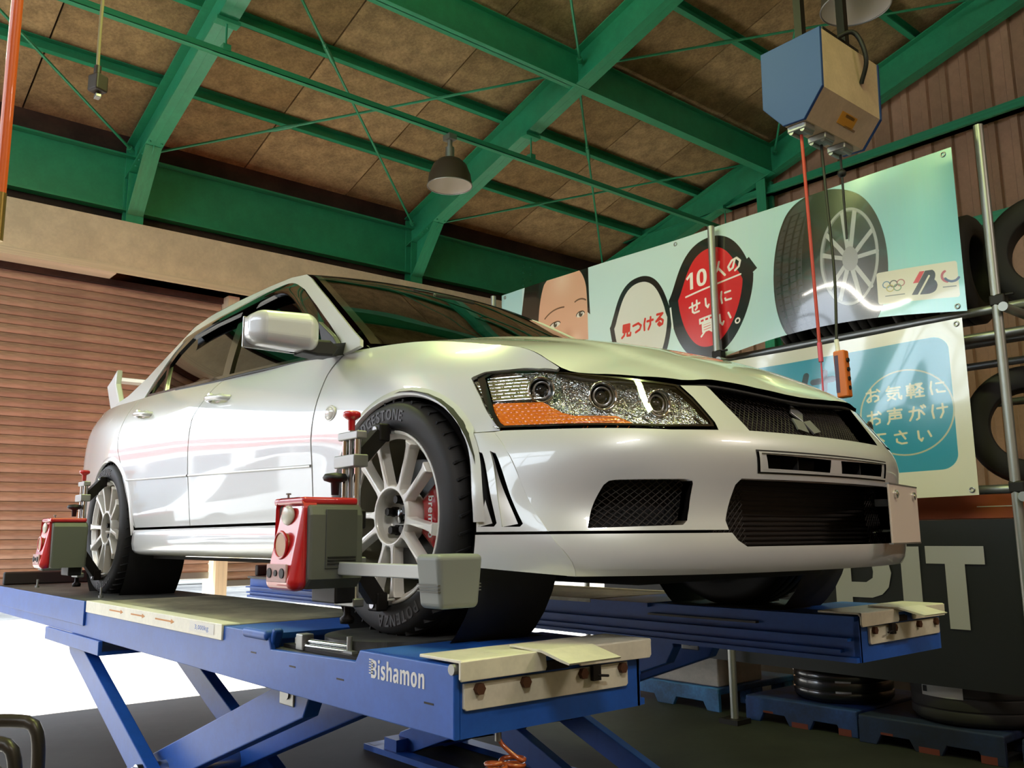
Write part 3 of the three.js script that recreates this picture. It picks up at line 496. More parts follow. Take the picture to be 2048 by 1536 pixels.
// roof, windscreen, rear screen
const railC = new THREE.CatmullRomCurve3([[-1.03, 1.298], [-1.19, 1.325], [-1.41, 1.338], [-1.727, 1.345], [-2.063, 1.338], [-2.242, 1.31]].map(([x, y]) => V(x, y, G(x, y))));
part('roof', grid(30, 40, (u, v) => { const p = railC.getPoint(u), w = 1 - 2 * v; return [p.x + (u < .2 ? .05 * (1 - u / .2) : 0) * (1 - w * w), p.y + .022 * (1 - Math.abs(w) ** 2.4), p.z * w]; }), M.paint, car);
const wsE = new THREE.CatmullRomCurve3([[-1.027, 1.299, .573], [-.969, 1.268, .587], [-.712, 1.122, .652], [-.523, 1.009, .694], [-.392, .928, .722], [-.30, .868, .745]].map((p) => V(...p)));
const ws = (off) => (u, v) => { const p = wsE.getPoint(u), w = 1 - 2 * v, k = 1 - w * w; return [p.x + lerp(.05, .12, u) * k + off * .6, p.y + lerp(.018, .03, u) * k + off * .8, p.z * w * .995]; };
part('windscreen', grid(24, 36, ws(0)), M.glass, car);
part('windscreen_border', [grid(24, 2, (u, v) => ws(.001)(u, v * .022)), grid(24, 2, (u, v) => ws(.001)(u, .978 + v * .022)), grid(2, 30, (u, v) => ws(.001)(u * .05, v))], M.blackGloss, car);
part('cowl', grid(2, 30, (u, v) => { const p = ws(-.006)(1, v); return [p[0] + .07 * u - .02, p[1] - .04 * u + .004, p[2]]; }), M.black, car);
const rsE = [V(-2.242, 1.31, .6), V(-2.42, 1.20, .64), V(-2.62, 1.085, .67), V(-2.9, .99, .70)], rsC = new THREE.CatmullRomCurve3(rsE);
part('rear_screen', grid(16, 20, (u, v) => { const p = rsC.getPoint(u), w = 1 - 2 * v, k = 1 - w * w; return [p.x - .06 * k, p.y + .06 * k * (1 - u * .6), p.z * w]; }), M.tint, car);
part('boot_lid', grid(12, 24, (u, v) => { const x = lerp(-2.86, -3.56, u), w = 1 - 2 * v; return [x - .05 * (1 - w * w) * u, 1.0 + .03 * (1 - w * w) - .015 * u, w * lerp(.72, .62, u)]; }), M.paint, car);
part('rear_panel', grid(10, 24, (u, v) => { const w = 1 - 2 * v; return [-3.56 - .05 * (1 - w * w) - .05 * Math.sin(u * PI), lerp(.99, .25, u), w * lerp(.62, .72, Math.sin(u * PI / 2))]; }), M.paint, car);
// brake lamps are lit (pedal held down)
const brakeMat = std(0xff1408, .3, 0, { emissive: 0xff0a04, emissiveIntensity: 4 });
for (const s of [1, -1]) { const l = part('tail_lamp', rbox(.04, .15, .26, .018, -3.605, .83, s * .56), brakeMat, car, 'lit red brake lamp'); const p = new THREE.RectAreaLight(0xff1408, 95, .24, .14); p.position.set(-3.64, .83, s * .56); p.rotation.y = PI / 2; car.add(p); p.name = 'brake_light'; l.userData.label = 'lit red brake lamp'; }
// rear wing
{ const w = sub('rear_wing', car), e = [[-3.40, 1.262], [-3.415, 1.255], [-3.50, 1.215], [-3.585, 1.185], [-3.53, 1.10], [-3.46, 1.0], [-3.28, 1.005], [-3.34, 1.09], [-3.41, 1.18]];
  for (const s of [1, -1]) part('end_plate', ext(e, .035, .008).translate(0, 0, s * .61 - .0175), M.paint, w);
  part('blade', ext([[-3.42, 1.222], [-3.46, 1.232], [-3.56, 1.226], [-3.575, 1.214], [-3.56, 1.207], [-3.46, 1.208]], 1.2).translate(0, 0, -.6), M.paint, w); }
// door mirrors
for (const s of [0, 1]) {
  const M2 = (g) => (s ? mirrored(g) : g), mi = sub('door_mirror', car), q = new RoundedBoxGeometry(.115, .118, .200, 6, .040), p = q.attributes.position;
  for (let i = 0; i < p.count; i++) { const x = p.getX(i), y = p.getY(i), z = p.getZ(i), t = (z + .1) / .2; p.setXYZ(i, x * (x > 0 ? 1.05 - .25 * t * t : .7) - .045 * t * t, y * (1.02 - .16 * t) - .010 * t + .035 * (1 - (1 - t) ** 2) * .5 - (x > 0 ? 0 : 0), z); }
  q.computeVertexNormals();
  part('mirror_shell', M2(q.toNonIndexed().translate(-.315, .868, 1.032)), M.paint, mi);
  part('mirror_glass', M2(rbox(.006, .095, .19, .0025, -.375, .866, 1.04)), M.chrome, mi);
  part('mirror_foot', M2(merge([ext([[0, 0], [.05, -.004], [.10, .0], [.12, .03], [.09, .05], [.02, .045]], .075, .008).rotateY(PI / 2).translate(-.36, .808, .98), ext([[-.52, .862], [-.42, .858], [-.415, .872], [-.455, .915], [-.56, .985]], .02, .004).translate(0, 0, .772), bar([-.36, .83, .91], [-.44, .87, .775], .06, .04)])), M.black, mi);
}
// wheel wells, underbody, cabin
both('wheel_well', new THREE.CylinderGeometry(.375, .375, .26, 40, 1, true).rotateX(PI / 2).translate(.035, .285, .715), M.plastic); both('wheel_well', new THREE.CylinderGeometry(.375, .375, .26, 40, 1, true).rotateX(PI / 2).translate(-2.6, .285, .715), M.plastic);
part('underbody', [bb(-3.4, -2.98, .2, .5, -.66, .66), bb(-2.22, -.35, .17, .3, -.74, .74), bb(-3.3, .6, .24, .5, -.56, .56), bb(.40, .62, .17, .45, -.50, .50), bb(-.2, .55, .13, .2, -.45, .45, .03)], M.plastic, car);
part('engine_bay', [bb(-.3, .42, .4, .60, -.48, .48), bb(-.42, -.36, .3, .86, -.7, .7)], M.plastic, car);
{ const cab = sub('cabin', car), cloth = std(0x17181a, .9);
  part('dashboard', grid(8, 20, (u, v) => [lerp(-.42, -.85, u), .845 + .03 * Math.sin(u * PI) - .12 * u * u, lerp(.68, -.68, v)]), M.black, cab); part('floor_pan', bb(-2.6, -.5, .3, .34, -.68, .68), M.plastic, cab);
  for (const [x, z] of [[-1.25, .36], [-1.25, -.36]]) { const st = part('seat', [rbox(.5, .16, .5, .06, x, .52, z), rbox(.16, .62, .48, .07, x - .28, .82, z, 0, 0, .22)], cloth, cab); part('headrest', rbox(.1, .18, .26, .045, x - .37, 1.2, z, 0, 0, .15), cloth, st); }
  part('rear_bench', [rbox(.5, .16, 1.2, .06, -2.05, .55, 0), rbox(.16, .55, 1.2, .07, -2.32, .82, 0, 0, 0, .3)], cloth, cab);
  part('steering_wheel', [new THREE.TorusGeometry(.18, .016, 10, 40), box(.34, .03, .02), box(.03, .17, .02, 0, -.08, 0)].map((g) => g.applyMatrix4(new THREE.Matrix4().makeRotationY(PI / 2).premultiply(new THREE.Matrix4().makeRotationZ(-.4)).setPosition(-.88, .90, .36))), M.black, cab);
  part('rear_view_mirror', rbox(.03, .06, .22, .012, -.86, 1.24, 0), M.black, cab); part('headliner', grid(4, 4, (u, v) => [lerp(-1.1, -2.2, u), 1.30, lerp(.5, -.5, v)]), M.plastic, cab); }
// ---------------------------------------------------------------- wheels
const tTread = canvas(1024, 128, (c, w, h) => { c.fillStyle = '#fff'; c.fillRect(0, 0, w, h); c.strokeStyle = '#000'; c.lineWidth = 3; for (let i = 0; i < 64; i++) { c.beginPath(); c.moveTo(i * 16, 70); c.lineTo(i * 16 + 9, 84); c.lineTo(i * 16 + 6, 92); c.stroke(); } }, false);
function makeWheel(front) {
  const w = new THREE.Group(); w.name = 'wheel';
  const R = .322, prof = [[.226, -.11], [.24, -.12], [.285, -.124], [.312, -.112], [.320, -.09], [R, -.055], [R, -.052], [.314, -.050], [.314, -.040], [R, -.038], [R, -.004], [.314, -.003], [.314, .008], [R, .010], [R, .046], [.314, .048], [.314, .056], [R, .058], [.3215, .078], [.318, .096], [.311, .108], [.302, .1155], [.290, .119], [.272, .1195], [.258, .117], [.247, .112], [.240, .106], [.236, .10], [.226, .09]];
  const ty = lathe(prof, 96).rotateX(PI / 2), p = ty.attributes.position; for (let i = 0; i < p.count; i++) if (p.getY(i) < -.3155) p.setY(i, -.3155 + (p.getY(i) + .3155) * .02);
  const tyre = part('tyre', ty, M.tyre, w);
  const bend = (s, r, a0, size) => { const out = []; let a = a0; for (const ch of s) { const g = text(ch, size, .0022), b = g.boundingBox, wd = b.max.x - b.min.x + size * .22; a -= wd / 2 / r; out.push(g.applyMatrix4(new THREE.Matrix4().makeRotationZ(a - PI / 2).setPosition(r * Math.cos(a), r * Math.sin(a), .1185))); a -= wd / 2 / r; } return out; };
  part('sidewall_lettering', [...bend('BRIDGESTONE', .280, 2.35, .030), ...bend('POTENZA', .280, -.95, .030)], M.tyreText, tyre);
  { const hs = []; for (let k = 0; k < 44; k++) { const a = k / 44 * 2 * PI; hs.push(new THREE.BoxGeometry(.006, .010, .042).applyMatrix4(new THREE.Matrix4().makeRotationZ(a - PI / 2).multiply(new THREE.Matrix4().makeRotationY(.35)).setPosition(.3195 * Math.cos(a), .3195 * Math.sin(a), .082))); } part('tread_cuts', hs, M.plastic, tyre).userData.kind = 'stuff'; }
  const rim = part('rim', [lathe([[.205, -.10], [.222, -.105], [.222, -.09], [.205, -.06], [.205, .02], [.214, .06], [.219, .086], [.231, .094], [.2365, .1005], [.2365, .104], [.233, .1065], [.228, .104], [.222, .094], [.214, .088]], 72).rotateX(PI / 2)], M.rim, w);
  part('rim_barrel', lathe([[.204, -.09], [.2045, -.05], [.2045, .02], [.2125, .058], [.2165, .08]], 60).rotateX(PI / 2).scale(.998, .998, 1), std(0x77735f, .5, .3), rim);
  const sp = [], so = [[.075, -.018], [.088, -.0105], [.10, -.0085], [.17, -.0085], [.205, -.010], [.221, -.016], [.221, .016], [.205, .010], [.17, .0085], [.10, .0085], [.088, .0105], [.075, .018]];
  for (let k = 0; k < 5; k++) for (const d of [-14, 14]) {
    const a = (48 + k * 72 + d) * PI / 180, g = ext(so, .040, .004), q = g.attributes.position; for (let i = 0; i < q.count; i++) { const x = q.getX(i), z = q.getZ(i); q.setZ(i, z > .02 ? z + .064 + .012 * ((x - .068) / .15) ** 2 : .088 - .016 * (1 - (x - .068) / .25)); q.setY(i, q.getY(i) * (z > .02 ? 1 : 1.15)); }
    g.computeVertexNormals(); sp.push(g.rotateZ(a));
  }
  part('spokes', sp, M.rim, rim);
  part('hub_ring', lathe([[.070, .03], [.072, .096], [.0745, .1035], [.079, .1045], [.085, .1025], [.088, .096], [.088, .05]], 48).rotateX(PI / 2), M.rim, rim);
  part('hub_recess', lathe([[.073, .09], [.067, .06], [.058, .047], [.028, .045], [.001, .045]], 40).rotateX(PI / 2), M.rim, rim);
  for (let k = 0; k < 5; k++) { const a = (20 + k * 72) * PI / 180; part('lug_nut', [rod([.046 * Math.cos(a), .046 * Math.sin(a), .05], [.046 * Math.cos(a), .046 * Math.sin(a), .086], .0115, 6), rod([.046 * Math.cos(a), .046 * Math.sin(a), .05], [.046 * Math.cos(a), .046 * Math.sin(a), .066], .0145, 14)], M.iron, rim); }
  part('centre_cap', lathe([[.021, .04], [.021, .070], [.019, .074], [.001, .076]], 28).rotateX(PI / 2), M.blackGloss, rim);
  const disc = part('brake_disc', lathe([[.06, 0], [.16, 0], [.163, .004], [.163, .024], [.16, .028], [.09, .028], [.085, .05], [.001, .05]], 48).rotateX(PI / 2).translate(0, 0, -.02), M.disc, w);
  const ca = []; for (let i = 0; i <= 14; i++) { const a = lerp(-.55, .55, i / 14); ca.push([.170 * Math.cos(a), .170 * Math.sin(a)]); } for (let i = 14; i >= 0; i--) { const a = lerp(-.5, .5, i / 14); ca.push([.092 * Math.cos(a), .092 * Math.sin(a)]); }
  const cal = part('brake_caliper', ext(ca, .095, .012).rotateZ(front ? -.02 : PI + .2).translate(0, 0, -.035), M.caliper, w);
  if (front) part('caliper_lettering', text('brembo', .022, .001).rotateZ(-PI / 2).translate(.135, -.004, .0602), M.white, cal);
  return w;
}
for (const [x, f] of [[0, true], [-2.625, false]]) for (const s of [1, -1]) {
  const w = makeWheel(f); w.position.set(x, .316, s * .745); if (s < 0) w.rotation.y = PI; car.add(w);
}
// ---------------------------------------------------------------- wheel alignment lift: two runways on scissor arms
const tLabel = canvas(256, 64, (c, w, h) => { c.fillStyle = '#e9e6dc'; c.fillRect(0, 0, w, h); c.fillStyle = '#3b5ea8'; c.font = 'bold 40px sans-serif'; c.textAlign = 'center'; c.textBaseline = 'middle'; c.fillText('3,000kg', w / 2, h / 2); });
function runway(s, label) {
  const t = thing('scissor_lift', label, 'lift', [0, 0, s > 0 ? 0 : -.1]), m = (g) => (s > 0 ? g : mirrored(g)), p = (n, g, mat, par = t, l) => part(n, m(uvm(Array.isArray(g) ? merge(g) : g, .8)), mat, par, l);
  const zo = 1.02, zi = .446;
  const sideShape = [[-3.95, .757], [.605, .757], [.605, .899], [.235, .899], [.215, .872], [-.235, .860], [-.255, .899], [-3.95, .899]];
  p('side_plate', ext(sideShape, .016, .003).translate(0, 0, zo - .016), M.lift);
  p('side_plate', [ext([[-3.95, .757], [.605, .757], [.605, .899], [-3.95, .899]], .012, .002).translate(0, 0, zi + .02), bb(-3.95, .6, .757, .772, zi, zi + .04), bb(-3.95, .58, .822, .832, zi - .012, zi + .03), bb(-3.95, .55, .785, .795, zi - .006, zi + .03)], M.lift);
  p('end_plate', bb(.585, .605, .757, .899, zi + .02, zo - .016), M.lift);
  for (let k = 0; k < 7; k++) p('cross_member', bb(-3.8 + k * .68, -3.72 + k * .68, .765, .885, zi + .03, zo - .02), M.lift);
  p('rear_deck', bb(-3.95, -2.02, .885, .900, zi, zo - .004), M.deck); p('middle_deck', bb(-2.0, -.57, .886, .901, zi + .002, zo - .002), M.deckPlate);
  p('blue_deck', bb(-.565, -.255, .884, .899, zi, zo - .016), M.lift); p('blue_deck', bb(.235, .60, .884, .899, zi, zo - .016), M.lift); p('turnplate_pit', bb(-.255, .235, .855, .862, zi, zo - .016), M.deck);
  p('edge_strip', [bb(-2.0, -.557, .858, .903, zo, zo + .007, .002), bb(-2.0, -.557, .899, .905, zo - .05, zo + .007, .002)], M.cream);
  p('edge_strip', bb(-3.385, -2.02, .80, .902, zo, zo + .009, .003), M.lift); p('edge_strip', bb(-3.95, -3.40, .80, .902, zo, zo + .004, .002), M.lift);
  p('slide_cap', rbox(.16, .028, .03, .012, -.33, .894, zo - .005), M.lift); p('end_stop', rbox(.02, .06, .03, .008, -.245, .885, zo - .02, 0, 0, -.4), M.lift);
  if (s > 0) {
    for (const [a, b] of [[-1.67, -1.5], [-1.405, -1.25], [-1.14, -.955]]) part('arrow_sticker', ext([[a, .883], [b - .03, .883], [b - .03, .878], [b, .8855], [b - .03, .893], [b - .03, .888], [a, .888]], .001).translate(0, 0, zo + .007), std(0xd08a3c, .6), t);
    const st = part('load_label', new THREE.PlaneGeometry(.2, .03).translate(-.715, .884, zo + .0078), std(0xffffff, .5, 0, { map: tLabel }), t); st.userData.label = 'white load limit sticker';
    part('maker_lettering', (() => { const g = text('Bishamon', .036, .001); g.computeBoundingBox(); const k = .212 / (g.boundingBox.max.x - g.boundingBox.min.x); return g.scale(k, 1.1, 1).translate(.395, .864, zo); })(), M.white, t, 'white maker lettering');
    part('maker_stripes', Array.from({ length: 6 }, (_, i) => bb(.279, .296 + .0, .852 + i * .006, .8545 + i * .006, zo, zo + .001)), M.white, t);
    for (const [x, y] of [[-.36, .84], [-.12, .826], [.13, .822], [.50, .815]]) part('scratch', bb(x, x + .035, y, y + .004, zo - .0006, zo + .0006), M.iron, t);
  }
  // turn plate under the front wheel with its lock bars
  const tp = sub('turn_plate', t), q = (n, g, mat) => part(n, m(uvm(Array.isArray(g) ? merge(g) : g)), mat, tp);
  q('plate', rod([0, .862, .74], [0, .9, .74], .215, 48), M.deck); q('slide_plate', [bb(-.24, .23, .863, .872, .50, .98), bb(-.2, .3, .896, .8995, .50, .72)], M.iron);
  q('lock_bar', [rod([-.13, .888, .97], [.07, .888, .95], .006), rod([-.13, .876, .975], [.07, .876, .955], .006)], M.chrome); q('lock_block', [bb(-.16, -.12, .862, .905, .95, .985, .004), bb(-.175, -.15, .875, .895, .96, .98, .004)], M.galv); q('lock_pin', [rod([.07, .862, .952], [.07, .912, .952], .007), bb(.04, .10, .870, .878, .945, .962)], M.galv);
  // front cover with flap
  const co = sub('front_cover', t), c = (n, g, mat = M.cream) => part(n, m(uvm(Array.isArray(g) ? merge(g) : g, .8)), mat, co);
  const yz = (pts, x0, d, b = .0015) => ext(pts.map(([z, y]) => [-z, y]), d, b).rotateY(PI / 2).translate(x0, 0, 0);
  c('top_plate', [bb(.475, .622, .9055, .9125, zi, zo - .004, .002), rod([.621, .9065, zi], [.621, .9065, zo - .004], .006, 10)]);
  c('drop_plate', yz([[1.016, .871], [1.02, .876], [1.02, .91], [.79, .913], [.786, .879], [.79, .8715]], .62, .007)); c('drop_plate', yz([[.682, .8705], [.688, .878], [.685, .91], [zi, .911], [zi, .875], [zi + .006, .868]], .62, .007));
  c('bolt_plate', yz([[1.0, .864], [1.0, .816], [.994, .811], [.522, .809], [.516, .814], [.516, .864]], .605, .008));
  c('flap', ext([[.535, 0], [.64, -.004], [.70, -.018], [.725, -.022], [.728, -.018], [.70, -.012], [.64, .002], [.535, .004]], .155).translate(0, .916, .66));
  c('flap_spring', [rod([.60, .885, .70], [.60, .885, .77], .006), bb(.585, .61, .868, .885, .705, .775)], M.iron);
  for (const z of [.965, .84, .668, .539]) c('bolt', rod([.613, .852, z], [.624, .852, z], .0125, 6), std(0x5b3a26, .7, .5));
  c('hinge_pin', rod([.600, .893, 1.0], [.600, .893, 1.024], .011, 16), M.galv); c('latch', [bb(.622, .632, .835, .868, .625, .65), rod([.63, .842, .60], [.63, .846, .635], .003)], M.iron);
  // pins on the deck
  for (const [x, z] of [[-2.25, .9], [-3.45, .9]]) p('pin', [rod([x, .9, z], [x, .945, z], .005), rod([x, .9, z], [x, .91, z], .011)], M.galv);
  p('wheel_stop', bb(-3.95, -3.9, .9, .975, zi + .05, zo - .04, .01), M.rubber);
  // scissors
  const arm = (a, b, z, w = .05, h = .115) => { const L = Math.hypot(b[0] - a[0], b[1] - a[1]), an = Math.atan2(b[1] - a[1], b[0] - a[0]), sh = [[-.05, -h * .25], [.0, -h / 2], [L, -h / 2], [L + .06, -h * .1], [L + .06, h * .2], [L, h / 2], [0, h / 2], [-.05, h * .25]]; return ext(sh, w, .004).applyMatrix4(mtx(a[0], a[1], z - w / 2, 0, 0, an)); };
  for (const z of [.955, .53]) p('scissor_arm', arm([-.62, .055], [-2.36, .70], z, .05, .105), M.lift); for (const z of [.87, .60]) p('scissor_arm', arm([-2.16, .055], [-.30, .715], z, .05, .12), M.lift);
  p('pivot', [rod([-1.33, .325, .5], [-1.33, .325, 1.0], .04, 20), rod([-1.33, .325, 1.0], [-1.33, .325, 1.012], .032, 20)], M.steel);
  p('slide_bracket', bb(-2.63, -1.77, .70, .757, zo - .005, zo + .012, .004), M.lift); p('slide_bracket', bb(-2.63, -1.77, .70, .715, .5, zo, .003), M.lift);
  p('arm_bracket', [bb(-.42, -.33, .68, .757, .84, .90, .004), rod([-.37, .715, .82], [-.37, .715, .905], .018, 12)], M.galv);
  p('hydraulic_cylinder', [rod([-2.0, .10, .735], [-1.35, .26, .735], .04, 20), rod([-1.35, .26, .735], [-1.0, .345, .735], .022, 14)], M.iron);
  p('base_frame', [bb(-2.4, -.3, 0, .03, .48, .56), bb(-2.4, -.3, 0, .03, .90, .99), bb(-2.4, -2.3, 0, .03, .48, .99), bb(-.4, -.3, 0, .03, .48, .99), bb(-.70, -.58, .02, .07, .5, .98), bb(-2.22, -2.1, .02, .09, .5, .98)], M.lift);
  return t;
}
runway(1, 'blue lift runway nearest the camera with cream front cover and white lettering');
runway(-1, 'far blue lift runway under the left wheels of the car');
{ // coiled hose under the near runway
  const pts = []; for (let i = 0; i <= 150; i++) { const a = i / 150, th = a * 15 * 2 * PI, r = .02; pts.push([.60 + .012 * Math.sin(a * 5) + r * Math.cos(th), .70 - .17 * a, .91 + .02 * a + r * Math.sin(th)]); }
  for (let i = 0; i <= 90; i++) { const a = i / 90, th = a * 9 * 2 * PI; pts.push([.60 + .028 * Math.cos(th), .60 + .10 * a, .875 + .022 * Math.sin(th) - .012 * a]); } pts.push([.59, .73, .885], [.585, .745, .89]);
  const h = thing('coiled_air_hose', 'orange coiled air hose hanging under the front of the near runway', 'hose'); part('coil', new THREE.TubeGeometry(new THREE.CatmullRomCurve3(pts.map((q) => V(...q))), 700, .0048, 6), phy(0xa8501f, .3, 0, { clearcoat: .6 }), h); part('fitting', rod([.585, .735, .89], [.585, .757, .89], .007, 8), M.galv, h);
}
// ---------------------------------------------------------------- wheel alignment heads clamped on the right wheels
function alignmentHead(x, sx, label) {
  const t = thing('wheel_alignment_head', label, 'measuring head', [x, 1.216, .785], 'alignment heads on the right wheels'); const X = (g) => g;
  const r = [-.045, .02];
  const cl = sub('clamp', t), c = (n, g, mat) => part(n, g, mat, cl);
  for (const q of r) c('guide_rod', rod([q, -.235, .125], [q, .225, .125], .0095, 14), M.chrome);
  c('threaded_rod', rod([-.012, -.235, .128], [-.012, .24, .128], .006, 10), M.steel);
  for (const y of [.215, -.225]) c('end_block', rbox(.105, .022, .032, .004, -.012, y, .125), M.galv);
  c('red_knob', [lathe([[.001, .032], [.020, .032], [.024, .028], [.024, .018], [.018, .013], [.010, .008], [.009, -.02], [.001, -.02]], 24).translate(-.012, .25, .128)], M.red);
  c('lower_knob', [lathe([[.001, -.03], [.018, -.03], [.02, -.016], [.010, -.008], [.009, .02], [.001, .02]], 20).translate(-.012, -.25, .128)], M.iron);
  for (const s of [1, -1]) { const y = s > 0 ? .145 : -.125; c('slide_block', rbox(.11, .034, .045, .004, -.012, y, .128), M.galv); c('jaw_arm', [bar([-.01, y, .115], [-.005, s * .222, .045], .045, .042), rbox(.05, .05, .035, .006, -.005, s * .228, .04)], M.iron); c('claw', [rod([-.005, s * .235, .06], [-.005, s * .240, .012], .011), bb(-.03, .02, s * .232 - .006, s * .232 + .006, .008, .022)], M.steel); }
  c('spindle', [rod([-.02, -.02, .10], [-.02, -.02, .19], .022, 20), rbox(.10, .05, .04, .006, -.012, -.01, .125)], M.iron);
  const hd = sub('sensor_head', t, [.004, 0, -.024]), h = (n, g, mat, l) => part(n, g, mat, hd, l);
  h('body', ext([[-.185, -.085], [.005, -.085], [.022, -.075], [.03, -.05], [.03, .085], [.022, .105], [0, .115], [-.16, .115], [-.185, .09]].map(([a, b]) => [b - .06, a]), .155, .008).rotateX(0).translate(0, 0, .15).applyMatrix4(new THREE.Matrix4().set(0, 1, 0, -.0, 1, 0, 0, 0, 0, 0, 1, 0, 0, 0, 0, 1)).applyMatrix4(new THREE.Matrix4().set(0, 1, 0, 0, 1, 0, 0, 0, 0, 0, 1, 0, 0, 0, 0, 1)), M.headGrey);
  h('red_face', (() => { const g = new RoundedBoxGeometry(.165, .235, .062, 5, .028), p = g.attributes.position; for (let i = 0; i < p.count; i++) { const y = p.getY(i), z = p.getZ(i); p.setZ(i, z - (z > 0 ? .20 * (y + .1175) : 0)); if (y > .06) p.setX(i, p.getX(i) * (1 - 1.5 * (y - .06))); } g.computeVertexNormals(); return g.translate(-.040, -.072, .318); })(), M.red);
  h('top_cover', rbox(.17, .02, .16, .008, -.05, .036, .235), M.red);
  h('status_lamp', new THREE.SphereGeometry(.03, 20, 12).applyMatrix4(new THREE.Matrix4().makeScale(1.15, .85, .3).multiply(new THREE.Matrix4().makeRotationX(-.5)).setPosition(-.045, .0, .316)), std(0xc9c4ae, .2)); h('round_window', [rod([-.045, -.075, .320], [-.045, -.075, .334], .030, 28)], std(0xc08a52, .2)); h('window_ring', new THREE.TorusGeometry(.033, .004, 8, 28).translate(-.045, -.075, .333), M.red);
  h('socket_panel', rbox(.11, .045, .006, .002, -.042, -.145, .343), std(0xc8a09a, .5)); for (const q of [-.077, -.042, -.007]) h('socket', rod([q, -.145, .343], [q, -.145, .349], q === -.042 ? .008 : .0125, 16), M.black);
  h('lock_knob', [lathe([[.001, .04], [.028, .036], [.034, .026], [.03, .018], [.012, .012], [.010, -.02], [.001, -.02]], 24).translate(-.03, .075, .19)], M.black); h('antenna', [rod([-.1, .04, .29], [-.1, .058, .29], .003), rod([-.1, .056, .29], [-.1, .06, .29], .007)], M.galv);
  h('side_panel', rbox(.006, .15, .09, .002, .055, -.06, .215), std(0x4c4e47, .5)); for (let k = 0; k < 3; k++) h('groove', bb(.0585, .06, -.125 + k * .008, -.121 + k * .008, .175, .255), M.black);
  h('toe_arm', rbox(.40, .032, .016, .004, .235, -.135, .215), M.headLight);
  h('toe_sensor', (() => { const g = new RoundedBoxGeometry(.09, .118, .125, 3, .012), p = g.attributes.position; for (let i = 0; i < p.count; i++) { const y = p.getY(i); if (y < 0) { p.setX(i, p.getX(i) * (1 + y * 1.2)); p.setZ(i, p.getZ(i) * (1 + y * 3.2)); } } g.computeVertexNormals(); return g.translate(.455, -.155, .165); })(), std(0x7c807a, .45)); for (let k = 0; k < 3; k++) h('toe_groove', bb(.4145, .4955, -.163 - k * .007, -.1605 - k * .007, .106, .2245), M.headGrey);
  h('base', bb(-.1, .03, -.225, -.18, .155, .215, .006), M.black);
  if (sx < 0) t.scale.x = -1;
  return t;
}
alignmentHead(0, 1, 'red and grey alignment head clamped on the right front wheel');
alignmentHead(-2.625, -1, 'alignment head clamped on the right rear wheel in front of the shutter');
// ---------------------------------------------------------------- tyre rack of scaffold pipes along the left side
const pipe = (a, b, r = .0243) => rod(a, b, r, 16);
{
  const r = thing('tyre_rack', 'galvanised scaffold pipe rack for tyres behind the banners', 'rack');
  for (const [x, top] of [[.335, 3.31], [-1.43, 3.24], [-3.80, 3.26]]) for (const z of [-2.66, -3.75]) { part('post', pipe([x, .03, z], [x, z > -3 ? top : 3.1, z]), M.galv, r); part('base_plate', bb(x - .07, x + .07, 0, .03, z - .07, z + .07), M.iron, r); }
  for (const y of [2.34, 2.2, 1.38, .45]) for (const z of [-2.83, -3.70]) part('rail', pipe([-3.95, y, z], [2.2, y, z]), M.galv, r);
  for (const y of [3.05, 1.95]) part('rail', pipe([-3.95, y, -3.70], [2.2, y, -3.70]), M.galv, r);
  for (const x of [.335, -1.43, -3.80]) for (const y of [2.34, 1.38]) { part('cross_tube', pipe([x + .05, y - .05, -2.60], [x + .05, y - .05, -3.85]), M.galv, r); part('clamp', [rbox(.075, .06, .06, .01, x + .01, y, -2.665), rod([x + .05, y + .02, -2.65], [x + .09, y + .02, -2.65], .008)], M.iron, r); }
  part('post', pipe([2.1, .03, -2.66], [2.1, 3.33, -2.66]), M.galv, r);
}
// tyres: one model, many copies
function makeTyre(R, r, w, mat) { const h = w / 2; return lathe([[r, -h * .8], [r + .01, -h * .95], [(R + r) / 2, -h], [R - .02, -h * .92], [R, -h * .7], [R, -h * .36], [R - .008, -h * .34], [R - .008, -h * .26], [R, -h * .24], [R, h * .24], [R - .008, h * .26], [R - .008, h * .34], [R, h * .36], [R, h * .7], [R - .02, h * .92], [(R + r) / 2, h], [r + .01, h * .95], [r, h * .8], [r - .004, 0], [r, -h * .8]], 48); }
const tyreGeo = makeTyre(.33, .2, .22), dustTyre = std(0x1c1a19, .7), wrapTyre = phy(0x0c0c0c, .35, 0, { clearcoat: 1, clearcoatRoughness: .12 });
function tyreThing(x, y, z, upright, label, group, s = 1, mat = dustTyre, ry = 0) { const t = thing('tyre', label, 'tyre', [x, y, z], group); const m = part('casing', tyreGeo, mat, t); t.scale.setScalar(s); if (upright) { m.rotation.x = PI / 2; t.rotation.y = ry; } return t; }
[-1.1, -.85, -.59, -.33, -.06, .42, 1.12, 1.8].forEach((x, k) => tyreThing(x, 2.365 + .34, -3.27, true, x > .4 ? 'black tyre on the upper rack right of the tyre banner, ' + ['nearest the banner edge', 'second from the banner edge', 'third from the banner edge'][k - 5] : 'black tyre on the upper rack hidden mostly behind the tyre banner', x > .4 ? undefined : 'tyres behind the tyre banner', 1, dustTyre, x > .4 ? .25 : PI / 2 + .1 * Math.sin(k * 5)));
[-.9, -.62, .22, .92, 1.6].forEach((x, k) => tyreThing(x, 1.405 + .34, -3.27, true, x > .2 ? 'black tyre on the middle rack right of the blue banner, ' + ['beside the bright pole', 'just past the bright pole', 'at the picture edge'][k - 2] : 'black tyre on the middle rack behind the blue banner', x > .2 ? undefined : 'tyres behind the blue banner', 1, dustTyre, x > .2 ? .35 : PI / 2));
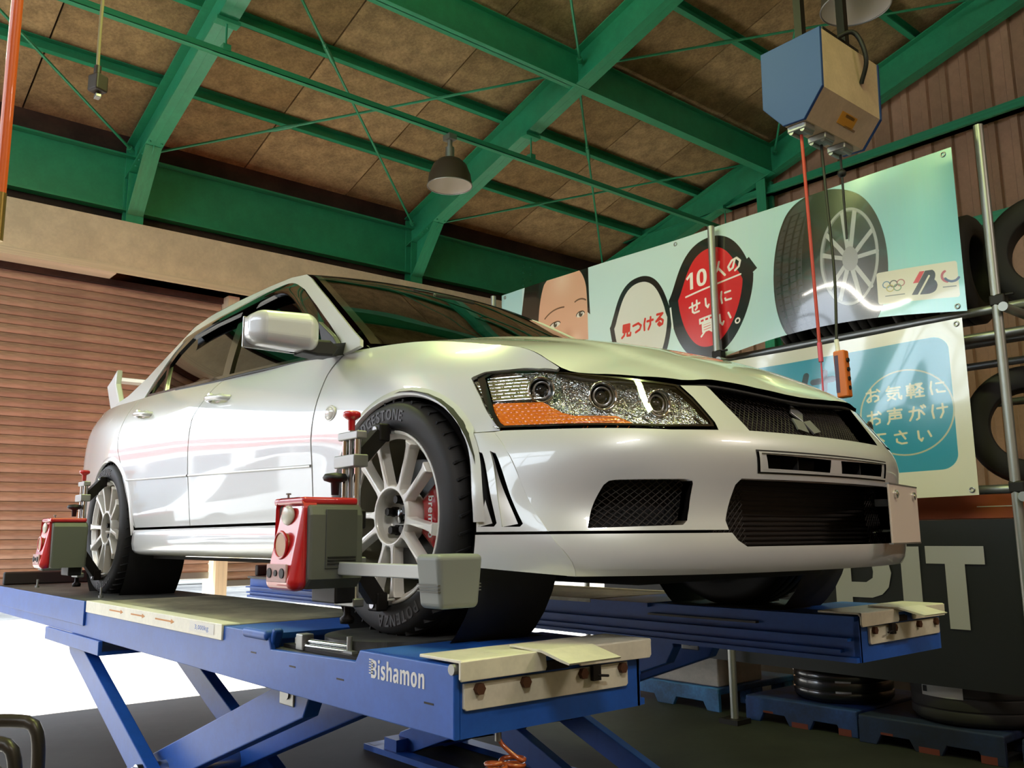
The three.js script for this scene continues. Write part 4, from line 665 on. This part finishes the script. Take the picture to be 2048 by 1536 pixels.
// pallets
const palBlue = std(0x1a3f86, .7, 0, { map: tStain }), palBlue2 = std(0x10254f, .75, 0, { map: tStain }), palRed = std(0x5e241c, .8);
function pallet(x0, x1, z1, mat, label, red) {
  const t = thing('pallet', label, 'pallet', [(x0 + x1) / 2, 0, z1 - .45], 'plastic pallets on the floor'), w = x1 - x0, L = w / 2;
  part('deck', uvm(bb(-L, L, .105, .15, -.45, .45, .012)), mat, t);
  part('front_skirt', uvm(ext([[-L, 0], [-L + .1, 0], [-L + .13, .055], [-.1, .055], [-.07, 0], [.07, 0], [.1, .055], [L - .13, .055], [L - .1, 0], [L, 0], [L, .12], [-L, .12]], .03, .004).translate(0, 0, .42)), mat, t);
  for (const x of [-L + .06, 0, L - .06]) for (const z of [-.38, 0]) part('foot', bb(x - .055, x + .055, 0, .11, z - .06, z + .06, .006), mat, t);
  if (red) for (const q of [bb(-.05, .06, .0, .03, .448, .4515), bb(L - .12, L - .04, .002, .04, .448, .4515), bb(-L + .13, -L + .2, .058, .07, .448, .4515)]) part('red_scuff', q, palRed, t);
}
pallet(-2.62, -1.70, -2.86, std(0x3b78c4, .6, 0, { map: tStain }), 'light blue pallet with a white box on it'); pallet(-1.46, -.70, -2.82, palBlue, 'blue pallet with red scuffs carrying the wrapped tyres', true); pallet(-.66, .12, -2.76, palBlue2, 'dark blue pallet carrying the labelled tyre stack', true); pallet(.2, 1.1, -2.76, palBlue2, 'dark blue pallet at the right picture edge');
{ const b = thing('storage_box', 'white box standing on the light blue pallet', 'box', [-2.1, .15, -3.15]); part('body', rbox(.75, .36, .5, .012, 0, .18, 0), std(0xb9b2a6, .7, 0, { map: tGrain }), b); part('lid', rbox(.77, .03, .52, .008, 0, .375, 0), std(0xc2bbb0, .7), b); }
const stk = (x, z, n, mat, where, s = .98) => { for (let k = 0; k < n; k++) tyreThing(x + .01 * Math.sin(k * 3), .152 + .2215 * s * k + .1105 * s, z, false, ['bottom', 'second', 'third', 'fourth'][k] + ' tyre of the stack ' + where, undefined, s, mat); };
stk(-.98, -3.18, 3, wrapTyre, 'of film wrapped tyres below the far runway', .9); stk(-.14, -3.115, 4, dustTyre, 'with a long white label beside the lettered banner', 1.02);
const tag1 = thing('paper_label', 'square white paper label on the wrapped tyre stack', 'label', [-.98, .26, -3.18]); part('paper', grid(6, 2, (u, v) => { const a = lerp(-.15, .15, u) + .72; return [-.300 * Math.sin(a - PI / 2 + .3) * 1 - .01, lerp(.06, -.06, v), .300 * Math.cos(a - PI / 2 + .3)]; }), std(0xc9ccd4, .6, 0, { map: tGrain }), tag1);
const tag2 = thing('paper_label', 'long white paper label around the dark tyre stack', 'label', [-.14, .33, -3.115]); part('paper', grid(8, 2, (u, v) => { const a = lerp(-.5, .2, u); return [.341 * Math.sin(a), lerp(.035, -.035, v), .341 * Math.cos(a)]; }), std(0xa9a9a6, .6), tag2);
for (let k = 0; k < 3; k++) part('print', bb(-.15 + k * .03, -.13 + k * .03, -.015, .015, .3, .318), M.black, tag2);

// ---------------------------------------------------------------- banners (printed vinyl)
const strokes = (c, list, x, y, s, lw, col, sl = 0) => { c.strokeStyle = col; c.lineWidth = lw; c.lineCap = 'round'; c.lineJoin = 'round'; for (const l of list) { c.beginPath(); l.forEach(([a, b], i) => { const X = x + (a + sl * (10 - b)) * s, Y = y + b * s; i ? c.lineTo(X, Y) : c.moveTo(X, Y); }); c.stroke(); } };
const K = { // simple stroke drawings of the characters, on a 10 x 10 square
  o: [[[1, 3], [7, 2.6]], [[3.6, .8], [3.6, 8.4], [2, 9], [1.2, 7.8], [3, 5.8], [6, 4.9], [8.2, 6], [8.2, 8], [6, 9]], [[7.6, 1.4], [9, 2.8]]],
  ki: [[[2.6, .6], [1, 3.2]], [[2.2, 2], [9, 2]], [[2, 3.6], [8, 3.6]], [[1.4, 5.2], [8, 5.2], [8.2, 8.4], [9.4, 9.4], [9.6, 7.6]], [[2, 6.6], [6, 9.2]], [[6, 6.2], [1.6, 9.4]]],
  kei: [[[.6, 2], [4.6, 2]], [[.8, 3.2], [4.4, 3.2], [4.4, 6.4], [.8, 6.4], [.8, 3.2]], [[.8, 4.8], [4.4, 4.8]], [[.4, 7.8], [4.8, 7.8]], [[2.6, .8], [2.6, 9.6]], [[5.6, 1.4], [9, 1.4], [5.4, 5]], [[6, 2], [9.6, 5]], [[5.8, 6.6], [9.2, 6.6]], [[7.5, 5.2], [7.5, 9.2]], [[5.2, 9.2], [9.8, 9.2]]],
  ni: [[[2, 1.2], [1.4, 5], [2, 9]], [[4.6, 2.6], [8.6, 2.6]], [[4.6, 6.6], [5, 8], [9, 8.2]]],
  koe: [[[1, 1.6], [9, 1.6]], [[5, .4], [5, 3.2]], [[2, 3.2], [8, 3.2]], [[2, 4.6], [8.4, 4.6], [8.4, 6.6], [2, 6.6]], [[2, 4.6], [1.6, 8], [.6, 9.6]], [[5, 4.6], [5, 6.6]]],
  ga: [[[1, 3.4], [6.4, 3], [6, 8], [4.8, 8.8]], [[3.6, 1], [2.6, 6], [1, 9]], [[7.4, 3.6], [9, 6]], [[7.6, .8], [8.4, 2]], [[9, .4], [9.8, 1.6]]],
  ke: [[[1.8, 1.2], [1.2, 5], [1.8, 9]], [[4, 3.4], [9.4, 3.2]], [[7, 1], [7.2, 6], [5.6, 9.2]]],
  ge: [[[.8, 1.6], [9.2, 1.6]], [[5, 1.6], [5, 9.4]], [[5.4, 4], [8, 6.2]]],
  sa: [[[1.4, 3], [8.4, 2.4]], [[4.4, .8], [7.4, 6]], [[2.4, 5.8], [2.4, 7.6], [5, 9], [8, 8.8]]],
  i: [[[1.6, 2], [1.8, 6.6], [3.2, 8.4], [4, 6.8]], [[7.4, 2.6], [8.8, 6]]],
  mi: [[[2, .8], [8, .8], [8, 5.4], [2, 5.4], [2, .8]], [[2, 2.4], [8, 2.4]], [[2, 3.9], [8, 3.9]], [[3.8, 5.4], [3, 8], [1, 9.4]], [[6.2, 5.4], [6.2, 8.6], [9.2, 8.8], [9.4, 7]]],
  tsu: [[[1, 3.4], [6, 2.4], [8.8, 4.4], [7.8, 7], [4, 8.4]]], ru: [[[2.4, 1.2], [7.6, 1.2], [2, 5.8], [6, 4.6], [8.4, 6.2], [8, 8.4], [5.4, 9.2], [4, 8], [5, 7], [6.4, 8.2]]],
  hito: [[[5, .8], [4.4, 5], [1, 9.2]], [[4.6, 4], [9.2, 9.2]]], no: [[[5.4, 2], [4.4, 7], [2.4, 8], [1.4, 5.6], [3.4, 2.6], [6.4, 1.8], [8.8, 4.2], [8.2, 7.4], [6, 9]]], se: [[[.8, 4], [9, 3.4]], [[6.8, 1], [6.8, 6], [5.6, 6.8]], [[3.2, 1.6], [3.2, 7.6], [4.6, 8.8], [8.2, 8.8]]],
  kau: [[[1, 1], [9, 1], [9, 3], [1, 3], [1, 1]], [[3.7, 1], [3.7, 3]], [[6.3, 1], [6.3, 3]], [[2.4, 3.8], [7.6, 3.8], [7.6, 7.6], [2.4, 7.6], [2.4, 3.8]], [[2.4, 5], [7.6, 5]], [[2.4, 6.3], [7.6, 6.3]], [[3.6, 7.8], [1.4, 9.6]], [[6.4, 7.8], [8.6, 9.6]]],
  era: [[[1, 1.4], [2.4, 2.8]], [[.6, 4.4], [2.4, 4.4], [2.4, 7.6], [.6, 9]], [[2.4, 8], [4.4, 9.2], [9.6, 9.2]], [[3.8, 1], [6, 1], [6, 2.4], [3.8, 2.4], [3.8, 3.6], [6.2, 3.6]], [[7, 1], [9.2, 1], [9.2, 2.4], [7, 2.4], [7, 3.6], [9.4, 3.6]], [[3.6, 5], [9.6, 5]], [[5.2, 4], [5.2, 6.4]], [[7.8, 4], [7.8, 6.4]], [[3.2, 6.4], [9.8, 6.4]], [[5.2, 7], [4, 8.2]], [[7.8, 7], [9, 8.2]]],
  bi: [[[1.4, 2.4], [4, 2.2], [2, 6], [3.6, 8.8], [6, 7.6], [6.4, 2.6], [9, 6]], [[8, .6], [8.6, 1.8]], [[9.2, .3], [9.8, 1.4]]], wo: [[[1.4, 2.2], [8, 1.8]], [[4.8, .6], [2, 5.4], [4, 4.6], [5.4, 5.4], [5.6, 7]], [[8.8, 4], [4.4, 6.4], [4, 8.4], [6, 9], [8.8, 8.8]]],
};
const tBanner1 = canvas(2048, 512, (c, W, Hh) => { // 3.9 m x 0.95 m: x = 0 is the far (left) end
  c.fillStyle = '#d5e0e2'; c.fillRect(0, 0, W, Hh);
  for (let x = 0; x < W; x += 2) { const k = clamp((x - 1250) / 800, 0, 1); c.fillStyle = `rgba(105,195,208,${.12 + .6 * k})`; c.fillRect(x, 0, 2, Hh); } // print: white to aqua
  c.fillStyle = 'rgba(150,205,215,.5)'; c.fillRect(0, 0, 150, Hh);
  c.save(); c.translate(-30, -45);
  // portrait, cropped by the banner edge
  c.fillStyle = '#191413'; c.beginPath(); c.moveTo(210, 0); c.lineTo(600, 0); c.lineTo(606, 240); c.lineTo(560, 200); c.lineTo(300, 300); c.lineTo(315, 400); c.lineTo(200, 380); c.lineTo(228, 290); c.lineTo(168, 190); c.closePath(); c.fill();
  c.fillStyle = '#dba58c'; c.beginPath(); c.moveTo(330, 60); c.bezierCurveTo(420, -20, 560, -10, 588, 120); c.bezierCurveTo(600, 220, 585, 300, 588, 380); c.bezierCurveTo(580, 470, 520, 512, 470, 512); c.lineTo(400, 512); c.bezierCurveTo(330, 470, 285, 400, 280, 290); c.bezierCurveTo(282, 200, 300, 110, 330, 60); c.fill();
  const blush = (x, y, r, col) => { const g = c.createRadialGradient(x, y, 0, x, y, r); g.addColorStop(0, col); g.addColorStop(1, 'rgba(219,165,140,0)'); c.fillStyle = g; c.fillRect(x - r, y - r, 2 * r, 2 * r); };
  blush(360, 330, 80, 'rgba(222,140,120,.55)'); blush(440, 60, 130, 'rgba(240,205,185,.7)'); blush(520, 330, 60, 'rgba(238,200,180,.8)'); blush(470, 300, 50, 'rgba(176,120,100,.5)');
  c.strokeStyle = '#6b4a3a'; c.lineWidth = 6; c.lineCap = 'round'; c.beginPath(); c.moveTo(328, 208); c.quadraticCurveTo(380, 172, 452, 180); c.moveTo(520, 172); c.quadraticCurveTo(556, 158, 584, 176); c.stroke();
  for (const [ex, ey, ew] of [[392, 246, 34], [550, 230, 24]]) { c.fillStyle = '#e6dcd4'; c.beginPath(); c.ellipse(ex, ey, ew, 11, -.12, 0, 7); c.fill(); c.fillStyle = '#4a4038'; c.beginPath(); c.arc(ex + 2, ey - 1, 11, 0, 7); c.fill(); c.fillStyle = '#f4f4f4'; c.beginPath(); c.arc(ex + 6, ey - 5, 3, 0, 7); c.fill(); c.strokeStyle = '#3a2620'; c.lineWidth = 4; c.beginPath(); c.ellipse(ex, ey, ew, 12, -.12, PI, 2 * PI); c.stroke(); }
  c.strokeStyle = 'rgba(170,105,85,.8)'; c.lineWidth = 4; c.beginPath(); c.moveTo(512, 372); c.quadraticCurveTo(498, 392, 478, 384); c.moveTo(520, 378); c.quadraticCurveTo(536, 380, 536, 366); c.stroke(); c.fillStyle = '#b8584f'; c.beginPath(); c.ellipse(485, 462, 62, 16, 0, 0, 7); c.fill();
  c.restore();
  // drawn spectacles: two dark outlines, the right one filled red
  const lensPath = (x0, y0, w, h) => { c.beginPath(); c.moveTo(x0, y0 + h * .42); c.bezierCurveTo(x0 + w * .12, y0 + h * .3, x0 + w * .16, y0, x0 + w * .52, y0); c.bezierCurveTo(x0 + w * .86, y0, x0 + w * .94, y0 + h * .34, x0 + w, y0 + h * .44); c.bezierCurveTo(x0 + w * .98, y0 + h * .7, x0 + w * .78, y0 + h, x0 + w * .5, y0 + h); c.bezierCurveTo(x0 + w * .2, y0 + h, x0 + w * .04, y0 + h * .72, x0, y0 + h * .42); c.closePath(); };
  c.lineWidth = 22; c.strokeStyle = '#141416'; c.fillStyle = '#dcd6d2'; lensPath(690, 110, 300, 380); c.fill(); c.stroke(); c.fillStyle = '#d8222a'; lensPath(1010, 55, 330, 420); c.fill(); c.lineWidth = 44; c.stroke(); c.lineWidth = 60; c.beginPath(); c.moveTo(1320, 180); c.lineTo(1352, 235); c.stroke();
  c.strokeStyle = '#e8e8e8'; c.lineWidth = 8; c.beginPath(); c.moveTo(995, 250); c.lineTo(1003, 330); c.stroke();
  ['mi', 'tsu', 'ke', 'ru'].forEach((k, i) => strokes(c, K[k], 735 + i * 58, 265 - i * 4, 5.4, 9, '#d23028', .12));
  c.fillStyle = '#f2e6e4'; c.font = 'bold 92px sans-serif'; c.fillText('10', 1068, 215); strokes(c, K.hito, 1180, 140, 7, 9, '#f2e6e4', .1); strokes(c, K.no, 1248, 140, 6.6, 9, '#f2e6e4', .1); c.strokeStyle = '#f2e6e4'; c.lineWidth = 7; c.beginPath(); c.moveTo(1070, 236); c.lineTo(1310, 222); c.stroke();
  ['se', 'i', 'ni'].forEach((k, i) => strokes(c, K[k], 1080 + i * 68, 255, 5.6, 8, '#f2e6e4')); strokes(c, K.kau, 1120, 330, 7.6, 8, '#f2e6e4'); strokes(c, K.i, 1205, 335, 6.4, 8, '#f2e6e4'); c.beginPath(); c.lineWidth = 6; c.arc(1290, 395, 9, 0, 7); c.stroke();
  ['era', 'bi', 'wo'].forEach((k, i) => strokes(c, K[k], 980 + i * 58, 462, 4.4, 6, '#2a2c30'));
  // printed tyre
  c.fillStyle = '#1b1a1b'; c.beginPath(); c.moveTo(1480, 512); c.bezierCurveTo(1430, 420, 1425, 180, 1490, 60); c.bezierCurveTo(1540, -30, 1680, -20, 1760, 60); c.bezierCurveTo(1850, 160, 1855, 400, 1790, 512); c.closePath(); c.fill();
  c.fillStyle = '#3a393c'; c.beginPath(); c.moveTo(1478, 490); c.bezierCurveTo(1432, 400, 1432, 190, 1490, 75); c.bezierCurveTo(1520, 20, 1570, 0, 1600, 6); c.bezierCurveTo(1545, 110, 1535, 380, 1575, 512); c.lineTo(1485, 512); c.closePath(); c.fill();
  c.strokeStyle = '#151416'; c.lineWidth = 7; for (const d of [26, 56, 84]) { c.beginPath(); c.moveTo(1478 + d, 512); c.bezierCurveTo(1432 + d, 400, 1434 + d, 190, 1492 + d, 60); c.stroke(); } c.lineWidth = 3; for (let y = 60; y < 500; y += 24) { const e = 1448 + 52 * ((y - 290) / 230) ** 2; c.beginPath(); c.moveTo(e + 4, y); c.lineTo(e + 96, y - 8); c.stroke(); }
  c.fillStyle = '#1d1c1d'; c.beginPath(); c.ellipse(1708, 265, 118, 215, .02, 0, 7); c.fill(); c.fillStyle = '#77777a'; c.beginPath(); c.ellipse(1712, 275, 96, 180, .02, 0, 7); c.fill(); c.fillStyle = '#2b2a2c'; c.beginPath(); c.ellipse(1714, 275, 84, 164, .02, 0, 7); c.fill();
  c.strokeStyle = '#b5b3b3'; for (let k = 0; k < 10; k++) { const a = k / 10 * 2 * PI + (k % 2 ? .16 : -.0); c.lineWidth = 15; c.beginPath(); c.moveTo(1714 + 14 * Math.cos(a), 285 + 26 * Math.sin(a)); c.lineTo(1714 + 88 * Math.cos(a), 277 + 170 * Math.sin(a)); c.stroke(); } c.fillStyle = '#9c9a9a'; c.beginPath(); c.ellipse(1716, 285, 26, 44, 0, 0, 7); c.fill(); c.lineWidth = 9; c.strokeStyle = '#a6a5a6'; c.beginPath(); c.ellipse(1712, 275, 92, 174, .02, 0, 7); c.stroke();
  // sponsor panel
  c.fillStyle = '#d9d0c4'; c.beginPath(); c.roundRect(1795, 356, 238, 112, 8); c.fill(); c.lineWidth = 3; [['#5a7a9a', 1824, 402], ['#3a3a3a', 1846, 402], ['#a06060', 1868, 402], ['#b0a050', 1835, 416], ['#608060', 1857, 416]].forEach(([col, x, y]) => { c.strokeStyle = col; c.beginPath(); c.arc(x, y, 11, 0, 7); c.stroke(); });
  c.fillStyle = '#1b1b1d'; c.beginPath(); c.moveTo(1898, 448); c.lineTo(1942, 374); c.lineTo(1962, 374); c.quadraticCurveTo(1976, 384, 1966, 406); c.quadraticCurveTo(1980, 420, 1968, 440); c.quadraticCurveTo(1960, 450, 1940, 450); c.closePath(); c.fill(); c.fillStyle = '#cf2229'; c.beginPath(); c.moveTo(1904, 410); c.lineTo(1926, 374); c.lineTo(1940, 374); c.lineTo(1920, 410); c.closePath(); c.fill(); c.strokeStyle = '#d9d0c4'; c.lineWidth = 6; c.beginPath(); c.moveTo(1918, 450); c.lineTo(1952, 392); c.stroke();
  c.lineWidth = 7; c.strokeStyle = '#b04048'; c.beginPath(); c.arc(2006, 400, 18, 1.8, 4.2); c.stroke(); c.strokeStyle = '#39507a'; c.beginPath(); c.arc(2016, 396, 22, .6, 2.6); c.stroke(); c.fillStyle = '#6a6a6a'; c.fillRect(1818, 440, 60, 3); c.fillRect(1988, 432, 38, 3);
});
const tBanner2 = canvas(1024, 512, (c, W, Hh) => { // right end of the blue banner
  c.fillStyle = '#d9d2c4'; c.fillRect(0, 0, W, Hh); c.fillStyle = '#2b8fae'; c.beginPath(); c.roundRect(-60, 42, W + 18, Hh - 120, 44); c.fill();
  c.strokeStyle = '#b9b49c'; c.lineWidth = 5; c.beginPath(); c.ellipse(854, 255, 128, 128, 0, 0, 7); c.stroke();
  ['o', 'ki', 'kei', 'ni'].forEach((k, i) => strokes(c, K[k], 742 + i * 59, 168, 4.8, 6, '#d8cdb0')); ['o', 'koe', 'ga', 'ke'].forEach((k, i) => strokes(c, K[k], 742 + i * 59, 238, 4.8, 6, '#d8cdb0')); ['ge', 'sa', 'i'].forEach((k, i) => strokes(c, K[k], 752 + i * 62, 306, 4.6, 6, '#d8cdb0'));
  strokes(c, K.ke, 530, 82, 11.5, 20, '#14222a', .1); strokes(c, K.ni, 340, 82, 11.5, 20, '#14222a', .1);
});
const vinyl = (map) => phy(0xffffff, .2, 0, { map, clearcoat: 1, clearcoatRoughness: .05, ior: 1.7 });
function banner(name, label, x0, x1, y0, y1, z, map, sag, amp, eyelets, low = () => 0) {
  const b = thing(name, label, 'banner', [0, 0, z]);
  const f = (u, v) => { const x = lerp(x0, x1, u), edge = Math.sin(u * PI); return [x, lerp(y1, y0 + low(u), v) - sag * edge * (v < .5 ? .6 : 1), amp * (Math.sin(u * 9 + v * 2) * .5 + Math.sin(u * 4.3 - v * 3.2 + 1) * .8 + .35 * Math.sin(u * 23 + v * 5)) * Math.min(1, 8 * u, 8 * (1 - u))]; };
  part('vinyl_sheet', grid(120, 40, f), map.isTexture ? vinyl(map) : map, b);
  for (const [u, v] of eyelets) { const q = f(u, v); part('eyelet', new THREE.TorusGeometry(.012, .004, 6, 16).translate(q[0], q[1], q[2] + .003), M.steel, b); }
  return b;
}
const b1 = banner('tyre_shop_banner', 'long pale banner printed with a face, drawn spectacles and a large tyre', -3.75, .165, 2.33, 3.265, -2.715, tBanner1, .02, .012, [[.012, .03], [.988, .03], [.988, .97], [.5, .03]], (u) => (u < .56 ? -.07 * Math.min(1, (.56 - u) * 12) : .085 * Math.sin(PI * (u - .56) / .44)));
part('tie_rope', [rod([.15, 3.25, -2.71], [.335, 3.30, -2.66], .004), rod([-3.7, 3.25, -2.71], [-3.80, 3.25, -2.66], .004), rod([.12, 2.36, -2.71], [.335, 2.32, -2.66], .004)], M.white, b1);
const b2 = banner('blue_notice_banner', 'glossy blue banner with pale characters inside a thin ring', -1.95, .14, 1.35, 2.295, -2.70, tBanner2, .01, .010, [[.985, .03], [.985, .97]]);
part('tie_rope', [rod([.12, 2.29, -2.70], [.335, 1.9, -2.66], .005), rod([.12, 2.3, -2.70], [.335, 2.36, -2.66], .004)], M.white, b2);
{ const b3 = banner('navy_letter_banner', 'dark navy banner with big grey letters below the blue banner', -2.6, .42, .36, 1.225, -2.735, M.navy, .0, .004, [[.98, .03]]);
  const grey = std(0xa29ea8, .6); part('letter_t', [bb(-.18, .124, .995, 1.088, .006, .009), bb(-.08, .022, .66, .995, .006, .009)], grey, b3); part('letter_i', bb(-.32, -.215, .66, 1.085, .006, .009), grey, b3);
  part('letter_p', [ext([[-.72, .66], [-.62, .66], [-.62, .80], [-.50, .80], [-.44, .82], [-.40, .86], [-.38, .94], [-.40, 1.02], [-.44, 1.06], [-.50, 1.085], [-.72, 1.085]], .003, 0, [[[-.62, .885], [-.53, .885], [-.49, .91], [-.485, .945], [-.49, .975], [-.53, 1.0], [-.62, 1.0]]]).translate(0, 0, .006)], grey, b3); }
{ const s = thing('shelf_carton', 'orange brown carton showing in the gap under the blue banner', 'carton', [-.1, 1.235, -3.2]); part('body', bb(-.5, .45, 0, .14, -.2, .2), std(0xa5512c, .7), s); part('tape', bb(.1, .3, .06, .065, .2, .202), M.white, s); }

// ---------------------------------------------------------------- hanging things
function highBay(x, y, z, label, top) {
  const t = thing('high_bay_lamp', label, 'lamp', [x, y, z], 'high bay lamps');
  part('shade', lathe([[.198, 0], [.196, .02], [.185, .10], [.150, .19], [.105, .235], [.06, .25], [.055, .26]], 48), std(0x4c4136, .5, .3), t); part('reflector', lathe([[.196, .002], [.183, .10], [.147, .188], [.10, .23], [.001, .24]], 48), std(0xe6e2da, .3, .35), t); part('rim', new THREE.TorusGeometry(.198, .005, 8, 56).rotateX(PI / 2), M.galv, t);
  part('lamp_bulb', lathe([[.001, .09], [.04, .10], [.055, .14], [.045, .19], [.02, .23]], 24), phy(0xf0ece2, .15, 0, { clearcoat: 1 }), t); part('lamp_neck', [rod([0, .25, 0], [0, .36, 0], .04, 16), rod([0, .36, 0], [0, top, 0], .022, 12), bb(-.05, .05, top - .05, top, -.04, .04)], M.galv, t);
}
highBay(-3.9, 4.22, -2.25, 'brown high bay lamp hanging from the rail above the car', .48);
highBay(-.22, 4.23, -2.53, 'high bay lamp cut off by the top picture edge', .5);
{ // reel unit
  const t = thing('reel_unit', 'blue and ivory hose and cord reel unit hanging from the roof', 'reel unit', [0, 3.11, -1.5]);
  const o2 = [[-.215, .425], [.112, .43], [.105, .13], [.0, .0], [-.115, .006], [-.22, .13]], blue = std(0x123a78, .55), ivory = std(0xc9ae94, .5, 0, { map: tGrain });
  part('side_cover', ext(o2, .02, .003).translate(0, 0, -.01), blue, t, 'dark blue side cover'); part('body', ext(o2.map(([a, b]) => [a * .99 - .001, b * .99 + .001]), .53, .004).translate(0, 0, -.54), ivory, t); part('side_cover', ext(o2, .02, .003).translate(0, 0, -.56), blue, t, 'dark blue side cover');
  const la = Math.atan2(.13, .105), lab = (n, y0, y1, z0, z1, c) => part(n, bb(y0, y1, -.001, .0015, z0, z1).applyMatrix4(new THREE.Matrix4().makeRotationZ(la).setPosition(0, .0, 0)), std(c, .5), t);
  lab('warning_label', .055, .115, -.37, -.23, 0xc98a28); lab('label_print', .095, .11, -.35, -.27, 0x7a5a3a); lab('label_print', .052, .062, -.40, -.30, 0x8a6a50);
  for (const z of [-.06, -.24, -.42]) part('hose_guide', [rbox(.10, .035, .09, .008, -.06, -.012, z), rod([-.09, -.03, z - .04], [-.09, -.03, z + .04], .012), rod([-.03, -.03, z - .04], [-.03, -.03, z + .04], .012)], M.galv, t);
  part('hanger_frame', [bar([-.08, .42, -.15], [-.08, 2.2, -.15], .04, .04, [1, 0, 0]), bar([.04, .42, -.35], [.04, 2.2, -.35], .04, .04, [1, 0, 0]), bb(-.14, .08, .42, .48, -.42, -.08)], M.iron, t); part('supply_hose', tube([[.05, .46, -.2], [.13, .5, -.28], [.16, .36, -.33], [.11, .26, -.36]], .012, 24), M.black, t);
}
{ const h = thing('air_hose', 'red air hose hanging straight down from the reel unit', 'hose'); part('hose', rod([-.06, 3.07, -1.56], [-.035, 2.03, -1.55], .008), phy(0xb03420, .4), h); part('coupler', [rod([-.035, 2.03, -1.55], [-.033, 1.94, -1.55], .011), rod([-.033, 1.94, -1.55], [-.033, 1.80, -1.55], .004)], std(0xd05068, .4), h); }
{ const h = thing('pendant_switch', 'orange pendant switch box hanging on a black cord', 'switch'); part('cord', tube([[-.06, 3.07, -1.74], [-.03, 2.75, -1.70], [.02, 2.35, -1.63], [.05, 2.0, -1.55]], .007, 30), M.black, h);
  part('housing', rbox(.055, .215, .045, .008, .075, 1.865, -1.54, 0, 0, .03), phy(0xc9651a, .4), h); part('strain_relief', rod([.055, 1.97, -1.55], [.05, 2.03, -1.55], .010), M.white, h); for (let k = 0; k < 4; k++) part('push_button', rod([.10, 1.80 + k * .042, -1.54], [.108, 1.80 + k * .042, -1.54], .010), M.black, h); part('maker_strip', bb(.052, .07, 1.78, 1.95, -1.519, -1.5165), std(0x4a3a5a, .5), h); }
{ const h = thing('power_cord', 'black power cord with stopper ball hanging from the reel unit', 'cord'); part('cord', rod([-.06, 3.07, -1.92], [-.06, 2.62, -1.92], .006), M.black, h); part('stopper_ball', new THREE.SphereGeometry(.022, 16, 12).translate(-.06, 2.97, -1.92), M.black, h); }
{ const h = thing('orange_hose', 'thick orange hose hanging at the left picture edge', 'hose'); part('hose', rod([.20, 3.4, 1.835], [.115, 1.86, 1.815], .0115), phy(0xe8661a, .4, 0, { clearcoat: .4 }), h); part('fitting', [rod([.115, 1.86, 1.815], [.108, 1.76, 1.813], .0125), rod([.108, 1.76, 1.813], [.105, 1.72, 1.812], .006)], std(0xa58a4a, .35, .9), h); }
{ const h = thing('hanging_switch_box', 'small brown switch box on a cord near the top left', 'switch'); part('cord', tube([[-2.80, 5.0, .95], [-2.84, 4.4, .94], [-2.90, 4.0, .93], [-2.93, 3.76, .92]], .010, 24), std(0x8a7a5a, .6), h); part('housing', [rbox(.08, .10, .08, .012, -2.94, 3.70, .91, 0, .4, 0), rod([-2.93, 3.74, .92], [-2.93, 3.8, .92], .02)], std(0x2c1f1b, .5), h); part('clip', rbox(.05, .02, .03, .004, -2.95, 3.63, .905), M.galv, h); }
{ // folded trolley frame at the lower left edge
  const h = thing('trolley_frame', 'dark tubular trolley frame at the lower left corner', 'trolley'); const mt = std(0x3a332a, .35, .4);
  for (const [dx, dz, y] of [[0, 0, .52], [-.16, -.1, .55]]) part('frame_tube', tube([[-1.20 + dx, .0, 1.42 + dz], [-1.20 + dx, y - .06, 1.42 + dz], [-1.215 + dx, y - .012, 1.435 + dz], [-1.25 + dx, y, 1.47 + dz], [-1.5 + dx, y, 1.95 + dz]], .022, 40, 12), mt, h);
  part('frame_tube', tube([[-1.10, 0, 1.46], [-1.10, .40, 1.46], [-1.12, .455, 1.48], [-1.16, .468, 1.53], [-1.4, .468, 2.0]], .02, 40, 12), mt, h); part('panel', bar([-1.27, .22, 1.5], [-1.55, .22, 2.0], .02, .42), std(0x2c2822, .6), h);
}
scene.traverse((o) => { if (o.isMesh) { o.castShadow = true; o.receiveShadow = true; } if (o.isLight && o.shadow) o.castShadow = true; });
renderer.render(scene, camera);
